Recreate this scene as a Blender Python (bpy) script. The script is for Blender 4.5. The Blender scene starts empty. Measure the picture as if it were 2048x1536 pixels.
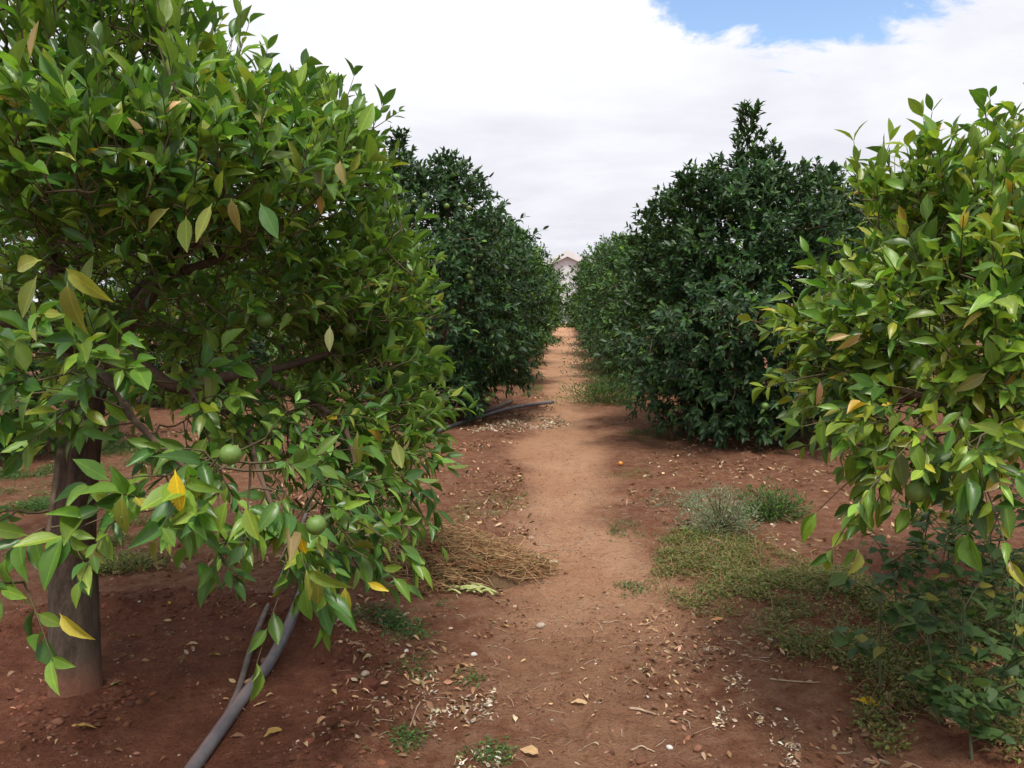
import bpy, math, random
import numpy as np
from mathutils import Matrix, Vector

SEED = 7
random.seed(SEED)
RNG = np.random.default_rng(SEED)
scene = bpy.context.scene
COL = scene.collection

# ------------------------------------------------------------------ camera
F_PX = 1560.0                       # focal length in pixels of a 2048 px wide frame
CAM_H = 1.5
YAW = math.atan(96 / F_PX)
PITCH = math.atan((768 - 605) / F_PX)
cam_data = bpy.data.cameras.new('camera')
cam_data.sensor_width = 36.0
cam_data.lens = F_PX / 2048 * 36.0
cam_data.clip_start = 0.05
cam_data.clip_end = 3000
cam = bpy.data.objects.new('camera', cam_data)
COL.objects.link(cam)
cam.location = (0, 0, CAM_H)
cam.rotation_euler = (math.pi / 2 - PITCH, 0, YAW)
scene.camera = cam

# ------------------------------------------------------------------ light
SUN_EL, SUN_AZ = math.radians(65), math.radians(170)     # azimuth from +Y, clockwise
sun_vec = Vector((math.sin(SUN_AZ) * math.cos(SUN_EL), math.cos(SUN_AZ) * math.cos(SUN_EL), math.sin(SUN_EL)))
sl = bpy.data.lights.new('sun', 'SUN')
sl.energy = 2.6
sl.angle = math.radians(12)
sl.color = (1.0, 0.945, 0.85)
sun = bpy.data.objects.new('sun', sl)
COL.objects.link(sun)
sun.rotation_euler = (-sun_vec).to_track_quat('-Z', 'Y').to_euler()
sun.location = (0, 0, 30)

scene.view_settings.view_transform = 'Standard'
scene.view_settings.look = 'None'
scene.view_settings.gamma = 1.0
scene.view_settings.exposure = 0.65
scene.view_settings.use_curve_mapping = False
scene.render.engine = 'CYCLES'
scene.cycles.max_bounces = 5
scene.cycles.diffuse_bounces = 3
scene.cycles.glossy_bounces = 2
scene.cycles.transmission_bounces = 4
scene.cycles.use_denoising = True
scene.cycles.use_adaptive_sampling = True
scene.cycles.adaptive_threshold = 0.025

CR = np.array(cam.rotation_euler.to_matrix())
CP = np.array([0, 0, CAM_H])


def ray(px, py):
    return CR @ np.array([(px - 1024) / F_PX, -(py - 768) / F_PX, -1.0])


def P(px, py, d):
    return CP + ray(px, py) * d


def G(px, py, z=0.0):
    r = ray(px, py)
    return CP + r * ((z - CAM_H) / r[2])


def project(pts):
    q = (np.asarray(pts) - CP) @ CR
    d = -q[:, 2]
    dd = np.where(np.abs(d) < 1e-6, 1e-6, d)
    return q[:, 0] / dd * F_PX + 1024, -q[:, 1] / dd * F_PX + 768, d


# ------------------------------------------------------------------ node helpers
class NT:
    def __init__(self, tree):
        self.t = tree
        tree.nodes.clear()

    def n(self, typ, **kw):
        nd = self.t.nodes.new(typ)
        for k, v in kw.items():
            if k.startswith('i_'):
                key = k[2:]
                key = int(key) if key.isdigit() else key.replace('__', ' ')
                nd.inputs[key].default_value = v
            else:
                setattr(nd, k, v)
        return nd

    def l(self, a, b):
        self.t.links.new(a, b)

    def math(self, op, a, b=None, c=None, clamp=False):
        nd = self.t.nodes.new('ShaderNodeMath')
        nd.operation = op
        nd.use_clamp = clamp
        for i, v in enumerate((a, b, c)):
            if v is None:
                continue
            if isinstance(v, (int, float)):
                nd.inputs[i].default_value = v
            else:
                self.l(v, nd.inputs[i])
        return nd.outputs[0]

    def mix(self, fac, a, b, blend='MIX'):
        nd = self.t.nodes.new('ShaderNodeMix')
        nd.data_type = 'RGBA'
        nd.blend_type = blend
        for s, v in ((nd.inputs[0], fac), (nd.inputs[6], a), (nd.inputs[7], b)):
            if isinstance(v, (int, float)):
                s.default_value = v
            elif isinstance(v, tuple):
                s.default_value = v if len(v) == 4 else (*v, 1)
            else:
                self.l(v, s)
        return nd.outputs[2]

    def ramp(self, x, pts):
        nd = self.t.nodes.new('ShaderNodeMapRange')
        nd.interpolation_type = 'SMOOTHSTEP'
        nd.inputs[1].default_value, nd.inputs[2].default_value = pts[0][0], pts[1][0]
        nd.inputs[3].default_value, nd.inputs[4].default_value = pts[0][1], pts[1][1]
        self.l(x, nd.inputs[0])
        return nd.outputs[0]

    def noise(self, vec, scale, detail=4, rough=0.55, dist=0.0):
        nd = self.t.nodes.new('ShaderNodeTexNoise')
        nd.inputs['Scale'].default_value = scale
        nd.inputs['Detail'].default_value = detail
        nd.inputs['Roughness'].default_value = rough
        nd.inputs['Distortion'].default_value = dist
        if vec is not None:
            self.l(vec, nd.inputs['Vector'])
        return nd.outputs['Fac']


# ------------------------------------------------------------------ world: cloud deck with a blue hole
world = bpy.data.worlds.new('World')
scene.world = world
world.use_nodes = True
w = NT(world.node_tree)
sky = w.n('ShaderNodeTexSky', sky_type='NISHITA')
sky.sun_disc = False
sky.sun_elevation = SUN_EL
sky.sun_rotation = SUN_AZ
sky.altitude = 100
sky.air_density = 1.0
sky.dust_density = 0.6
tc = w.n('ShaderNodeTexCoord')
sep = w.n('ShaderNodeSeparateXYZ')
w.l(tc.outputs['Generated'], sep.inputs[0])
zc = w.math('ADD', w.math('MAXIMUM', sep.outputs[2], 0.0), 0.16)
cx = w.math('DIVIDE', sep.outputs[0], zc)
cy = w.math('DIVIDE', sep.outputs[1], zc)
comb = w.n('ShaderNodeCombineXYZ')
w.l(cx, comb.inputs[0]); w.l(cy, comb.inputs[1])
plane = comb.outputs[0]


def plane_uv(px, py):
    r = ray(px, py); r = r / np.linalg.norm(r)
    z = max(r[2], 0) + 0.16
    return r[0] / z, r[1] / z


hx, hy = plane_uv(1690, -70)
edge = w.noise(plane, 2.6, 7, 0.62, 0.4)
sub = w.n('ShaderNodeVectorMath', operation='SUBTRACT')
w.l(plane, sub.inputs[0]); sub.inputs[1].default_value = (hx, hy, 0)
scl = w.n('ShaderNodeVectorMath', operation='MULTIPLY')
w.l(sub.outputs[0], scl.inputs[0]); scl.inputs[1].default_value = (1 / 0.37, 1 / 0.37, 1)
ln = w.n('ShaderNodeVectorMath', operation='LENGTH')
w.l(scl.outputs[0], ln.inputs[0])
hole = w.math('ADD', ln.outputs['Value'], w.math('MULTIPLY', w.math('SUBTRACT', edge, 0.5), 2.9))
hole_fac = w.ramp(hole, ((0.80, 0.0), (1.14, 1.0)))            # 0 inside the gap
gaps = w.ramp(w.noise(plane, 0.55, 5, 0.6, 0.2), ((0.30, 0.0), (0.37, 1.0)))
cloud_fac = w.math('MULTIPLY', hole_fac, w.math('MAXIMUM', gaps, w.ramp(sep.outputs[1], ((-0.1, 0.0), (0.35, 1.0)))))
# cloud brightness: soft billows, brighter overhead than near the horizon
glow = w.ramp(sep.outputs[2], ((0.06, 0.0), (0.42, 1.0)))
bil = w.noise(plane, 0.9, 6, 0.55, 0.6)
bil2 = w.noise(plane, 3.0, 5, 0.6, 0.3)
b = w.math('ADD', w.math('MULTIPLY', w.math('SUBTRACT', bil, 0.5), 1.5), w.math('MULTIPLY', w.math('SUBTRACT', bil2, 0.5), 0.45))
lum = w.math('ADD', w.math('ADD', b, w.math('MULTIPLY', glow, 0.52)), 0.04, clamp=True)
ccol = w.mix(lum, (0.53, 0.535, 0.58), (0.82, 0.82, 0.83))
bg1 = w.n('ShaderNodeBackground'); w.l(sky.outputs[0], bg1.inputs[0]); bg1.inputs[1].default_value = 0.145
bg2 = w.n('ShaderNodeBackground'); w.l(ccol, bg2.inputs[0]); bg2.inputs[1].default_value = 1.0
mx = w.n('ShaderNodeMixShader')
w.l(cloud_fac, mx.inputs[0]); w.l(bg1.outputs[0], mx.inputs[1]); w.l(bg2.outputs[0], mx.inputs[2])
wo = w.n('ShaderNodeOutputWorld'); w.l(mx.outputs[0], wo.inputs[0])


# ------------------------------------------------------------------ materials
def new_mat(name):
    m = bpy.data.materials.new(name)
    m.use_nodes = True
    return m, NT(m.node_tree)


def leaf_material(name, rough=0.38, transl=0.28, back=0.45, spec=0.5, blotch=0.5, vein=0.5, plain=False):
    """two-sided leaf: waxy upper face, paler matt lower face, pale midrib, a little light passing through"""
    m, t = new_mat(name)
    at = t.n('ShaderNodeAttribute', attribute_name='tint')
    uv = t.n('ShaderNodeUVMap', uv_map='uv')
    su = t.n('ShaderNodeSeparateXYZ'); t.l(uv.outputs[0], su.inputs[0])
    rib = t.math('ABSOLUTE', t.math('SUBTRACT', su.outputs[0], 0.5))
    ribf = t.ramp(rib, ((0.015, 1.0), (0.06, 0.0)))
    geo = t.n('ShaderNodeNewGeometry')
    tco = t.n('ShaderNodeTexCoord')
    nz = t.noise(tco.outputs['Object'], 38, 3, 0.6)
    nz2 = t.noise(tco.outputs['Object'], 9, 2, 0.5)
    if plain:
        base = at.outputs['Color']
    else:
      base = t.mix(t.math('MULTIPLY', t.ramp(nz, ((0.35, 0.0), (0.75, 1.0))), blotch), at.outputs['Color'],
                 t.mix(1.0, at.outputs['Color'], (1.55, 1.35, 0.9), 'MULTIPLY'))
      base = t.mix(t.ramp(nz2, ((0.3, 0.0), (0.7, 0.45))), base, t.mix(1.0, base, (0.72, 0.8, 0.9), 'MULTIPLY'))
    # side veins and midrib
    vv = 0.0 if plain else t.math('SINE', t.math('MULTIPLY', t.math('ADD', su.outputs[1], t.math('MULTIPLY', rib, -0.6)), 62))
    if plain:
        veins = t.math('MULTIPLY', ribf, vein)
    else:
        veins = t.math('MAXIMUM', t.math('MULTIPLY', ribf, vein), t.ramp(vv, ((0.75, 0.0), (1.0, 0.22 * vein))))
    base = t.mix(veins, base, t.mix(1.0, base, (2.0, 1.7, 1.5), 'MULTIPLY'))
    under = t.mix(0.5, base, (0.20, 0.27, 0.08))
    colr = t.mix(t.math('MULTIPLY', geo.outputs['Backfacing'], back), base, under)
    rgh = t.math('ADD', t.math('MULTIPLY', geo.outputs['Backfacing'], 0.25), rough)
    pb = t.n('ShaderNodeBsdfPrincipled')
    t.l(colr, pb.inputs['Base Color']); t.l(rgh, pb.inputs['Roughness'])
    pb.inputs['Specular IOR Level'].default_value = spec
    tr = t.n('ShaderNodeBsdfTranslucent')
    t.l(t.mix(1.0, base, (1.5, 1.6, 0.8), 'MULTIPLY'), tr.inputs[0])
    ms = t.n('ShaderNodeMixShader'); ms.inputs[0].default_value = transl
    t.l(pb.outputs[0], ms.inputs[1]); t.l(tr.outputs[0], ms.inputs[2])
    o = t.n('ShaderNodeOutputMaterial'); t.l(ms.outputs[0], o.inputs[0])
    return m


def simple_mat(name, c1, c2, scale=12, rough=0.8, bump=0.3, spec=0.3, stretch=(1, 1, 1), attr=None, bscale=None):
    m, t = new_mat(name)
    tco = t.n('ShaderNodeTexCoord')
    mp = t.n('ShaderNodeMapping'); mp.inputs['Scale'].default_value = stretch
    t.l(tco.outputs['Object'], mp.inputs[0])
    nz = t.noise(mp.outputs[0], scale, 6, 0.62)
    colr = t.mix(t.ramp(nz, ((0.3, 0.0), (0.7, 1.0))), c1, c2)
    if attr:
        at = t.n('ShaderNodeAttribute', attribute_name=attr)
        colr = t.mix(1.0, colr, at.outputs['Color'], 'MULTIPLY')
    pb = t.n('ShaderNodeBsdfPrincipled')
    t.l(colr, pb.inputs['Base Color'])
    pb.inputs['Roughness'].default_value = rough
    pb.inputs['Specular IOR Level'].default_value = spec
    bp = t.n('ShaderNodeBump'); bp.inputs['Strength'].default_value = bump; bp.inputs['Distance'].default_value = 0.02
    t.l(t.noise(mp.outputs[0], bscale or scale * 2.5, 6, 0.65), bp.inputs['Height'])
    t.l(bp.outputs[0], pb.inputs['Normal'])
    o = t.n('ShaderNodeOutputMaterial'); t.l(pb.outputs[0], o.inputs[0])
    return m


M_LEAF_L = leaf_material('leaf_waxy_green', 0.36, 0.30, 0.55, 0.42)
M_LEAF_D = leaf_material('leaf_dark_green', 0.42, 0.18, 0.25, 0.28, 0.3, 0.35, True)
M_WEED = leaf_material('weed_leaf', 0.55, 0.28, 0.3, 0.3, 0.4, 0.25, True)
M_LITTER = leaf_material('dry_leaf', 0.8, 0.12, 0.2, 0.15, 0.5, 0.3)
M_BARK = simple_mat('bark', (0.055, 0.034, 0.024), (0.14, 0.095, 0.068), 9, 0.85, 0.6, 0.2, (1, 1, 0.25), None, 30)
M_TWIG = simple_mat('twig_bark', (0.07, 0.055, 0.03), (0.13, 0.10, 0.055), 14, 0.75, 0.3, 0.25)
M_STRAW = simple_mat('dry_straw', (0.8, 0.8, 0.8), (1, 1, 1), 40, 0.8, 0.0, 0.2, (1, 1, 1), 'tint')
M_STONE = simple_mat('stone', (0.30, 0.22, 0.17), (0.46, 0.38, 0.32), 40, 0.85, 0.3)
M_PALESTONE = simple_mat('pale_stone', (0.45, 0.42, 0.38), (0.62, 0.59, 0.55), 40, 0.8, 0.3)


def trunk_material():
    """dark bark above; the lowest half metre carries a coat of grey lime wash gone dusty"""
    m, t = new_mat('trunk_bark')
    tco = t.n('ShaderNodeTexCoord')
    sp = t.n('ShaderNodeSeparateXYZ'); t.l(tco.outputs['Object'], sp.inputs[0])
    mp = t.n('ShaderNodeMapping'); mp.inputs['Scale'].default_value = (1, 1, 0.22)
    t.l(tco.outputs['Object'], mp.inputs[0])
    nz = t.noise(mp.outputs[0], 22, 7, 0.65)
    nb = t.noise(tco.outputs['Object'], 6, 4, 0.6)
    bark = t.mix(t.ramp(nz, ((0.3, 0.0), (0.7, 1.0))), (0.034, 0.021, 0.016), (0.125, 0.080, 0.058))
    dust = t.mix(t.ramp(nz, ((0.25, 0.0), (0.75, 1.0))), (0.055, 0.038, 0.027), (0.135, 0.102, 0.076))
    h = t.math('ADD', sp.outputs[2], t.math('MULTIPLY', t.math('SUBTRACT', nb, 0.5), 0.22))
    colr = t.mix(t.ramp(h, ((0.36, 1.0), (0.56, 0.0))), bark, dust)
    colr = t.mix(t.ramp(h, ((0.02, 0.75), (0.17, 0.0))), colr, (0.24, 0.10, 0.06))
    pb = t.n('ShaderNodeBsdfPrincipled')
    t.l(colr, pb.inputs['Base Color'])
    pb.inputs['Roughness'].default_value = 0.8
    pb.inputs['Specular IOR Level'].default_value = 0.25
    bp = t.n('ShaderNodeBump'); bp.inputs['Strength'].default_value = 0.9; bp.inputs['Distance'].default_value = 0.03
    t.l(t.noise(mp.outputs[0], 45, 7, 0.7), bp.inputs['Height'])
    t.l(bp.outputs[0], pb.inputs['Normal'])
    o = t.n('ShaderNodeOutputMaterial'); t.l(pb.outputs[0], o.inputs[0])
    return m


M_TRUNK = trunk_material()


def fruit_material():
    m, t = new_mat('green_orange_peel')
    tco = t.n('ShaderNodeTexCoord')
    nz = t.noise(tco.outputs['Object'], 14, 3, 0.5)
    oi = t.n('ShaderNodeObjectInfo')
    c = t.mix(t.ramp(nz, ((0.3, 0.0), (0.7, 1.0))), (0.07, 0.16, 0.03), (0.14, 0.24, 0.045))
    c = t.mix(t.math('MULTIPLY', oi.outputs['Random'], 0.5), c, (0.16, 0.20, 0.045))
    pb = t.n('ShaderNodeBsdfPrincipled'); t.l(c, pb.inputs['Base Color'])
    pb.inputs['Roughness'].default_value = 0.42
    vo = t.n('ShaderNodeTexVoronoi'); vo.inputs['Scale'].default_value = 420
    t.l(tco.outputs['Object'], vo.inputs['Vector'])
    bp = t.n('ShaderNodeBump'); bp.inputs['Strength'].default_value = 0.25; bp.inputs['Distance'].default_value = 0.001
    t.l(vo.outputs['Distance'], bp.inputs['Height']); t.l(bp.outputs[0], pb.inputs['Normal'])
    o = t.n('ShaderNodeOutputMaterial'); t.l(pb.outputs[0], o.inputs[0])
    return m


M_FRUIT = fruit_material()
M_ORANGE = simple_mat('ripe_orange_peel', (0.55, 0.20, 0.03), (0.65, 0.27, 0.05), 20, 0.5, 0.1)


# ------------------------------------------------------------------ numpy value noise
def _h(ix, iy, s):
    n = (ix.astype(np.int64) * 374761393 + iy.astype(np.int64) * 668265263 + s * 144665) & 0x7fffffff
    n = ((n ^ (n >> 13)) * 1274126177) & 0x7fffffff
    return ((n ^ (n >> 16)) & 0xffff) / 65535.0


def vnoise(x, y, s=0):
    ix, iy = np.floor(x), np.floor(y)
    fx, fy = x - ix, y - iy
    fx = fx * fx * (3 - 2 * fx); fy = fy * fy * (3 - 2 * fy)
    a, b_, c, d = _h(ix, iy, s), _h(ix + 1, iy, s), _h(ix, iy + 1, s), _h(ix + 1, iy + 1, s)
    return (a * (1 - fx) + b_ * fx) * (1 - fy) + (c * (1 - fx) + d * fx) * fy


def fbm(x, y, o=4, s=0, rough=0.5):
    v = 0; a = 1; tot = 0
    for i in range(o):
        v = v + a * vnoise(x, y, s + i * 17); tot += a
        x = x * 2.03 + 13.7; y = y * 2.03 + 7.1; a *= rough
    return v / tot


def sstep(a, b_, x):
    t = np.clip((x - a) / (b_ - a), 0, 1)
    return t * t * (3 - 2 * t)


# ------------------------------------------------------------------ mesh helpers
def mesh_tris(name, V, T, tint=None, uv=None, mat=None, smooth=True):
    me = bpy.data.meshes.new(name)
    V = np.ascontiguousarray(V, dtype=np.float32); T = np.ascontiguousarray(T, dtype=np.int32)
    me.vertices.add(len(V)); me.vertices.foreach_set('co', V.ravel())
    me.loops.add(T.size); me.loops.foreach_set('vertex_index', T.ravel())
    me.polygons.add(len(T))
    me.polygons.foreach_set('loop_start', np.arange(0, T.size, 3, dtype=np.int32))
    me.polygons.foreach_set('use_smooth', np.full(len(T), smooth))
    if tint is not None:
        a = me.attributes.new('tint', 'FLOAT_COLOR', 'POINT')
        c4 = np.ones((len(V), 4), dtype=np.float32); c4[:, :3] = tint
        a.data.foreach_set('color', c4.ravel())
    if uv is not None:
        l = me.uv_layers.new(name='uv')
        l.data.foreach_set('uv', np.ascontiguousarray(uv[T.ravel()], dtype=np.float32).ravel())
    me.update(calc_edges=True)
    if mat is not None:
        me.materials.append(mat)
    return me


def link(name, data, parent=None, loc=(0, 0, 0), **props):
    o = bpy.data.objects.new(name, data)
    COL.objects.link(o)
    o.parent = parent
    o.location = loc
    for k, v in props.items():
        o[k] = v
    return o


def empty(name, loc, label, category, group=None):
    o = link(name, None, None, loc, label=label, category=category)
    o.empty_display_size = 0.1
    if group:
        o['group'] = group
    return o


def cross3(a, b_):
    return np.array([a[1] * b_[2] - a[2] * b_[1], a[2] * b_[0] - a[0] * b_[2], a[0] * b_[1] - a[1] * b_[0]])


def stem_batch(stems, sides=3):
    """many short tapered stems of equal point count in one go"""
    S = np.array([q for q, _ in stems]); r0 = np.array([r for _, r in stems])
    m, n = S.shape[:2]
    ax = norm(S[:, -1] - S[:, 0])
    hint = np.where(np.abs(ax[:, 2:3]) > 0.9, np.array([[1.0, 0.1, 0.0]]), np.array([[0.1, 0.2, 1.0]]))
    x = norm(np.cross(hint, ax)); y = np.cross(ax, x)
    a = np.arange(sides) * 2 * math.pi / sides
    ring = np.cos(a)[None, :, None] * x[:, None] + np.sin(a)[None, :, None] * y[:, None]
    rad = r0[:, None] * np.linspace(1, 0.4, n)[None]
    V_ = S[:, :, None, :] + ring[:, None] * rad[:, :, None, None]
    i = np.arange(n - 1)[:, None] * sides; j = np.arange(sides)[None]; k = (j + 1) % sides
    q0, q1, q2, q3 = (i + j).ravel(), (i + k).ravel(), (i + sides + k).ravel(), (i + sides + j).ravel()
    T0 = np.concatenate([np.stack([q0, q1, q2], 1), np.stack([q0, q2, q3], 1)])
    return V_.reshape(-1, 3), (T0[None] + (np.arange(m) * n * sides)[:, None, None]).reshape(-1, 3)


def tube(pts, rad, sides=8, caps=True):
    pts = np.asarray(pts, float); n = len(pts)
    rad = np.broadcast_to(np.asarray(rad, float), (n,))
    tan = np.gradient(pts, axis=0)
    tan /= np.linalg.norm(tan, axis=1, keepdims=True) + 1e-9
    up = np.array([0.31, 0.17, 0.93])
    if abs(tan[0] @ up) > 0.9:
        up = np.array([1.0, 0.1, 0.0])
    V = []
    x = cross3(up, tan[0]); x /= np.linalg.norm(x)
    for i in range(n):
        x = x - tan[i] * (x @ tan[i]); x /= np.linalg.norm(x) + 1e-9
        y = cross3(tan[i], x)
        a = np.arange(sides) * 2 * math.pi / sides
        V.append(pts[i] + rad[i] * (np.outer(np.cos(a), x) + np.outer(np.sin(a), y)))
    V = np.concatenate(V)
    i = np.arange(n - 1)[:, None] * sides; j = np.arange(sides)[None]; k = (j + 1) % sides
    q0, q1, q2, q3 = (i + j).ravel(), (i + k).ravel(), (i + sides + k).ravel(), (i + sides + j).ravel()
    T = np.concatenate([np.stack([q0, q1, q2], 1), np.stack([q0, q2, q3], 1)])
    if caps:
        c0, c1 = len(V), len(V) + 1
        V = np.concatenate([V, pts[:1], pts[-1:]])
        jj = np.arange(sides); kk = (jj + 1) % sides
        T = np.concatenate([T, np.stack([np.full(sides, c0), kk, jj], 1),
                            np.stack([np.full(sides, c1), (n - 1) * sides + jj, (n - 1) * sides + kk], 1)])
    return V, T


def join(parts):
    Vs, Ts, off = [], [], 0
    for V, T in parts:
        Vs.append(V); Ts.append(T + off); off += len(V)
    return np.concatenate(Vs), np.concatenate(Ts)


def spline(ctrl, n=24):
    """Catmull-Rom through control points"""
    c = np.asarray(ctrl, float)
    c = np.concatenate([[2 * c[0] - c[1]], c, [2 * c[-1] - c[-2]]])
    m = len(c) - 3
    u = np.linspace(0, m, n); i = np.minimum(u.astype(int), m - 1); t = (u - i)[:, None]
    p0, p1, p2, p3 = c[i], c[i + 1], c[i + 2], c[i + 3]
    return 0.5 * (2 * p1 + (p2 - p0) * t + (2 * p0 - 5 * p1 + 4 * p2 - p3) * t ** 2 + (3 * p1 - p0 - 3 * p2 + p3) * t ** 3)


# ------------------------------------------------------------------ leaf templates (unit length along +Y, upper side +Z)
def leaf_template(stations, width, fold, curl, twist=0.0, wave=0.0, petiole=0.08):
    """stations: (t, relative half width)"""
    V = [(0, 0, 0)]; UV = [(0.5, 0)]
    def bend(x, t, z):
        zz = z - curl * t * t
        return (x * math.cos(twist * t) - zz * 0 , t, zz + x * math.sin(twist * t))
    T = []
    for (t, wd) in stations:
        hw = width * wd / 2
        wv = wave * math.sin(t * 17)
        V += [bend(-hw, t, hw * fold + wv), bend(0, t, 0), bend(hw, t, hw * fold - wv)]
        UV += [(0.5 - wd / 2, t), (0.5, t), (0.5 + wd / 2, t)]
    V.append(bend(0, 1.0, 0)); UV.append((0.5, 1))
    T += [(0, 2, 1), (0, 3, 2)]
    for k in range(len(stations) - 1):
        a, b_ = 1 + 3 * k, 4 + 3 * k
        for s in (0, 1):
            T += [(a + s, a + s + 1, b_ + s + 1), (a + s, b_ + s + 1, b_ + s)]
    e = 1 + 3 * (len(stations) - 1); tip = len(V) - 1
    T += [(e, e + 1, tip), (e + 1, e + 2, tip)]
    return np.array(V, float), np.array(T), np.array(UV, float)


CIT = [(0.11, 0.16), (0.24, 0.66), (0.40, 0.97), (0.58, 0.98), (0.77, 0.66), (0.91, 0.27)]
CIT_LOW = [(0.28, 0.8), (0.62, 0.95)]
OVATE = [(0.12, 0.62), (0.30, 1.0), (0.58, 0.78), (0.82, 0.35)]
LEAVES_HI = [leaf_template(CIT, 0.42, 0.45, 0.10), leaf_template(CIT, 0.38, 0.65, 0.20, 0.25), leaf_template(CIT, 0.45, 0.3, 0.05, -0.2, 0.012),
             leaf_template(CIT, 0.42, 0.95, 0.28, -0.2, 0.01), leaf_template(CIT, 0.44, 0.5, -0.12, 0.15), leaf_template(CIT, 0.36, 0.4, 0.40, 0.3, 0.015),
             leaf_template(CIT, 0.46, 1.25, 0.18, 0.5, 0.02), leaf_template(CIT, 0.40, 0.55, 0.62, -0.4, 0.025)]
LEAVES_LO = [leaf_template(CIT_LOW, 0.44, 0.4, 0.12), leaf_template(CIT_LOW, 0.40, 0.6, 0.28, 0.2), leaf_template(CIT_LOW, 0.46, 0.25, 0.0, -0.2)]
LEAVES_WEED = [leaf_template(OVATE, 0.72, 0.2, 0.12), leaf_template(OVATE, 0.66, 0.35, 0.25, 0.2), leaf_template(OVATE, 0.78, 0.1, 0.02, -0.15, 0.02)]
LEAVES_TINY = [leaf_template([(0.4, 1.0)], 0.5, 0.2, 0.1), leaf_template([(0.5, 1.0)], 0.42, 0.4, 0.25)]
LEAVES_DRY = [leaf_template(CIT_LOW, 0.42, 0.9, 0.5, 0.8, 0.04), leaf_template(CIT_LOW, 0.36, 1.4, 0.25, -0.6, 0.03), leaf_template(CIT_LOW, 0.46, 0.5, -0.35, 0.5, 0.05)]
LEAVES_DRY_HI = [leaf_template(CIT, 0.42, 0.35, 0.18, 0.6, 0.04), leaf_template(CIT, 0.34, 0.7, 0.12, -0.6, 0.03), leaf_template(CIT, 0.44, 0.25, -0.15, 0.4, 0.04)]


def norm(v):
    return v / (np.linalg.norm(v, axis=-1, keepdims=True) + 1e-9)


def frames(d, nrm_hint):
    y = norm(d)
    z = norm(nrm_hint - y * np.sum(nrm_hint * y, -1, keepdims=True))
    x = np.cross(y, z)
    return np.stack([x, y, z], axis=-1)           # columns


def scatter(templates, which, pos, R, length, wid, tint):
    """instances of templates baked into one triangle soup"""
    Vs, Ts, Cs, Us, off = [], [], [], [], 0
    for k, (V, T, UV) in enumerate(templates):
        s = np.nonzero(which == k)[0]
        if not len(s):
            continue
        L = V[None] * np.stack([length[s] * wid[s], length[s], length[s]], 1)[:, None, :]
        W = np.einsum('mij,mvj->mvi', R[s], L) + pos[s][:, None, :]
        nv = len(V)
        Vs.append(W.reshape(-1, 3))
        Ts.append((T[None] + (np.arange(len(s)) * nv)[:, None, None]).reshape(-1, 3) + off)
        Cs.append(np.repeat(tint[s], nv, axis=0)); Us.append(np.tile(UV, (len(s), 1)))
        off += len(s) * nv
    return np.concatenate(Vs), np.concatenate(Ts), np.concatenate(Cs), np.concatenate(Us)


# ------------------------------------------------------------------ ground
TREE_L = np.array([*G(152, 1424)[:2], 0.0])       # trunk of the near tree by the pipe
TREE_R = np.array([2.35, 3.35, 0.0])


def path_centre(y):
    return 0.06 + 0.10 * np.sin(y * 0.45 + 0.6) * np.exp(-np.maximum(y, 0) / 20) - 0.0006 * np.maximum(y - 8, 0) ** 1.2


def path_mask(x, y):
    wdt = 0.33 + 0.18 * (fbm(y * 0.9, y * 0 + 3.3, 3, 5) - 0.5) * 2 + 0.24 * (fbm(x * 3, y * 3, 3, 9) - 0.5) * 2
    wdt = wdt + np.clip(y - 10, 0, 20) * 0.012
    fade = 0.30 + 0.70 * sstep(2.9, 4.3, y + 0.5 * (fbm(x * 2, y * 2, 3, 41) - 0.5))  # darker near end: tilled soil plus foreground shade put into the colour
    return (1 - sstep(wdt - 0.20, wdt + 0.24, np.abs(x - path_centre(y)))) * fade


_fr = np.random.default_rng(3)
FOOT = [(path_centre(np.array([yy]))[0] + _fr.normal(0, 0.16), yy, _fr.normal(0, 0.3)) for yy in np.arange(2.3, 9.5, 0.22)]


def gheight(x, y):
    x = np.asarray(x, float); y = np.asarray(y, float)
    near = np.exp(-np.maximum(np.hypot(x, y) - 14, 0) / 10)
    pm = path_mask(x, y)
    h = 0.05 * (fbm(x * 0.5, y * 0.5, 3, 1) - 0.5) * near
    h = h + 0.034 * (fbm(x * 3.2, y * 3.2, 4, 2) - 0.5) * near * (1 - 0.65 * pm)
    h = h + 0.016 * (fbm(x * 13, y * 13, 3, 71, 0.6) - 0.5) * near
    h = h - 0.02 * pm * near
    for (fx_, fy_, fa) in FOOT:                      # shallow shoe prints along the path
        u = (x - fx_) * math.cos(fa) + (y - fy_) * math.sin(fa); v = -(x - fx_) * math.sin(fa) + (y - fy_) * math.cos(fa)
        e = (u / 0.055) ** 2 + (v / 0.14) ** 2
        h = h + np.where(e < 4, -0.014 * np.exp(-e ** 3) + 0.006 * np.exp(-((np.sqrt(e) - 1.25) / 0.25) ** 2), 0)
    # dug basin round the near tree with a cloddy rim
    for c, r0, ht in ((TREE_L, 1.06, 0.055), (TREE_R, 1.15, 0.04)):
        r = np.hypot(x - c[0], y - c[1]) + 0.16 * (fbm(x * 2.2, y * 2.2, 3, 21) - 0.5)
        ring = np.exp(-((r - r0) / 0.13) ** 2)
        h = h + ring * (ht + 0.075 * (fbm(x * 11, y * 11, 4, 33, 0.65) - 0.5))
        h = h + np.exp(-(r / 0.22) ** 2) * 0.05
    return h


def ground_z(p):
    return float(gheight(np.array([p[0]]), np.array([p[1]]))[0])


def GZ(px, py):
    p = G(px, py)
    for _ in range(3):
        p = G(px, py, ground_z(p))
    return p


def graded(parts):
    return np.unique(np.round(np.concatenate(parts), 4))


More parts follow.
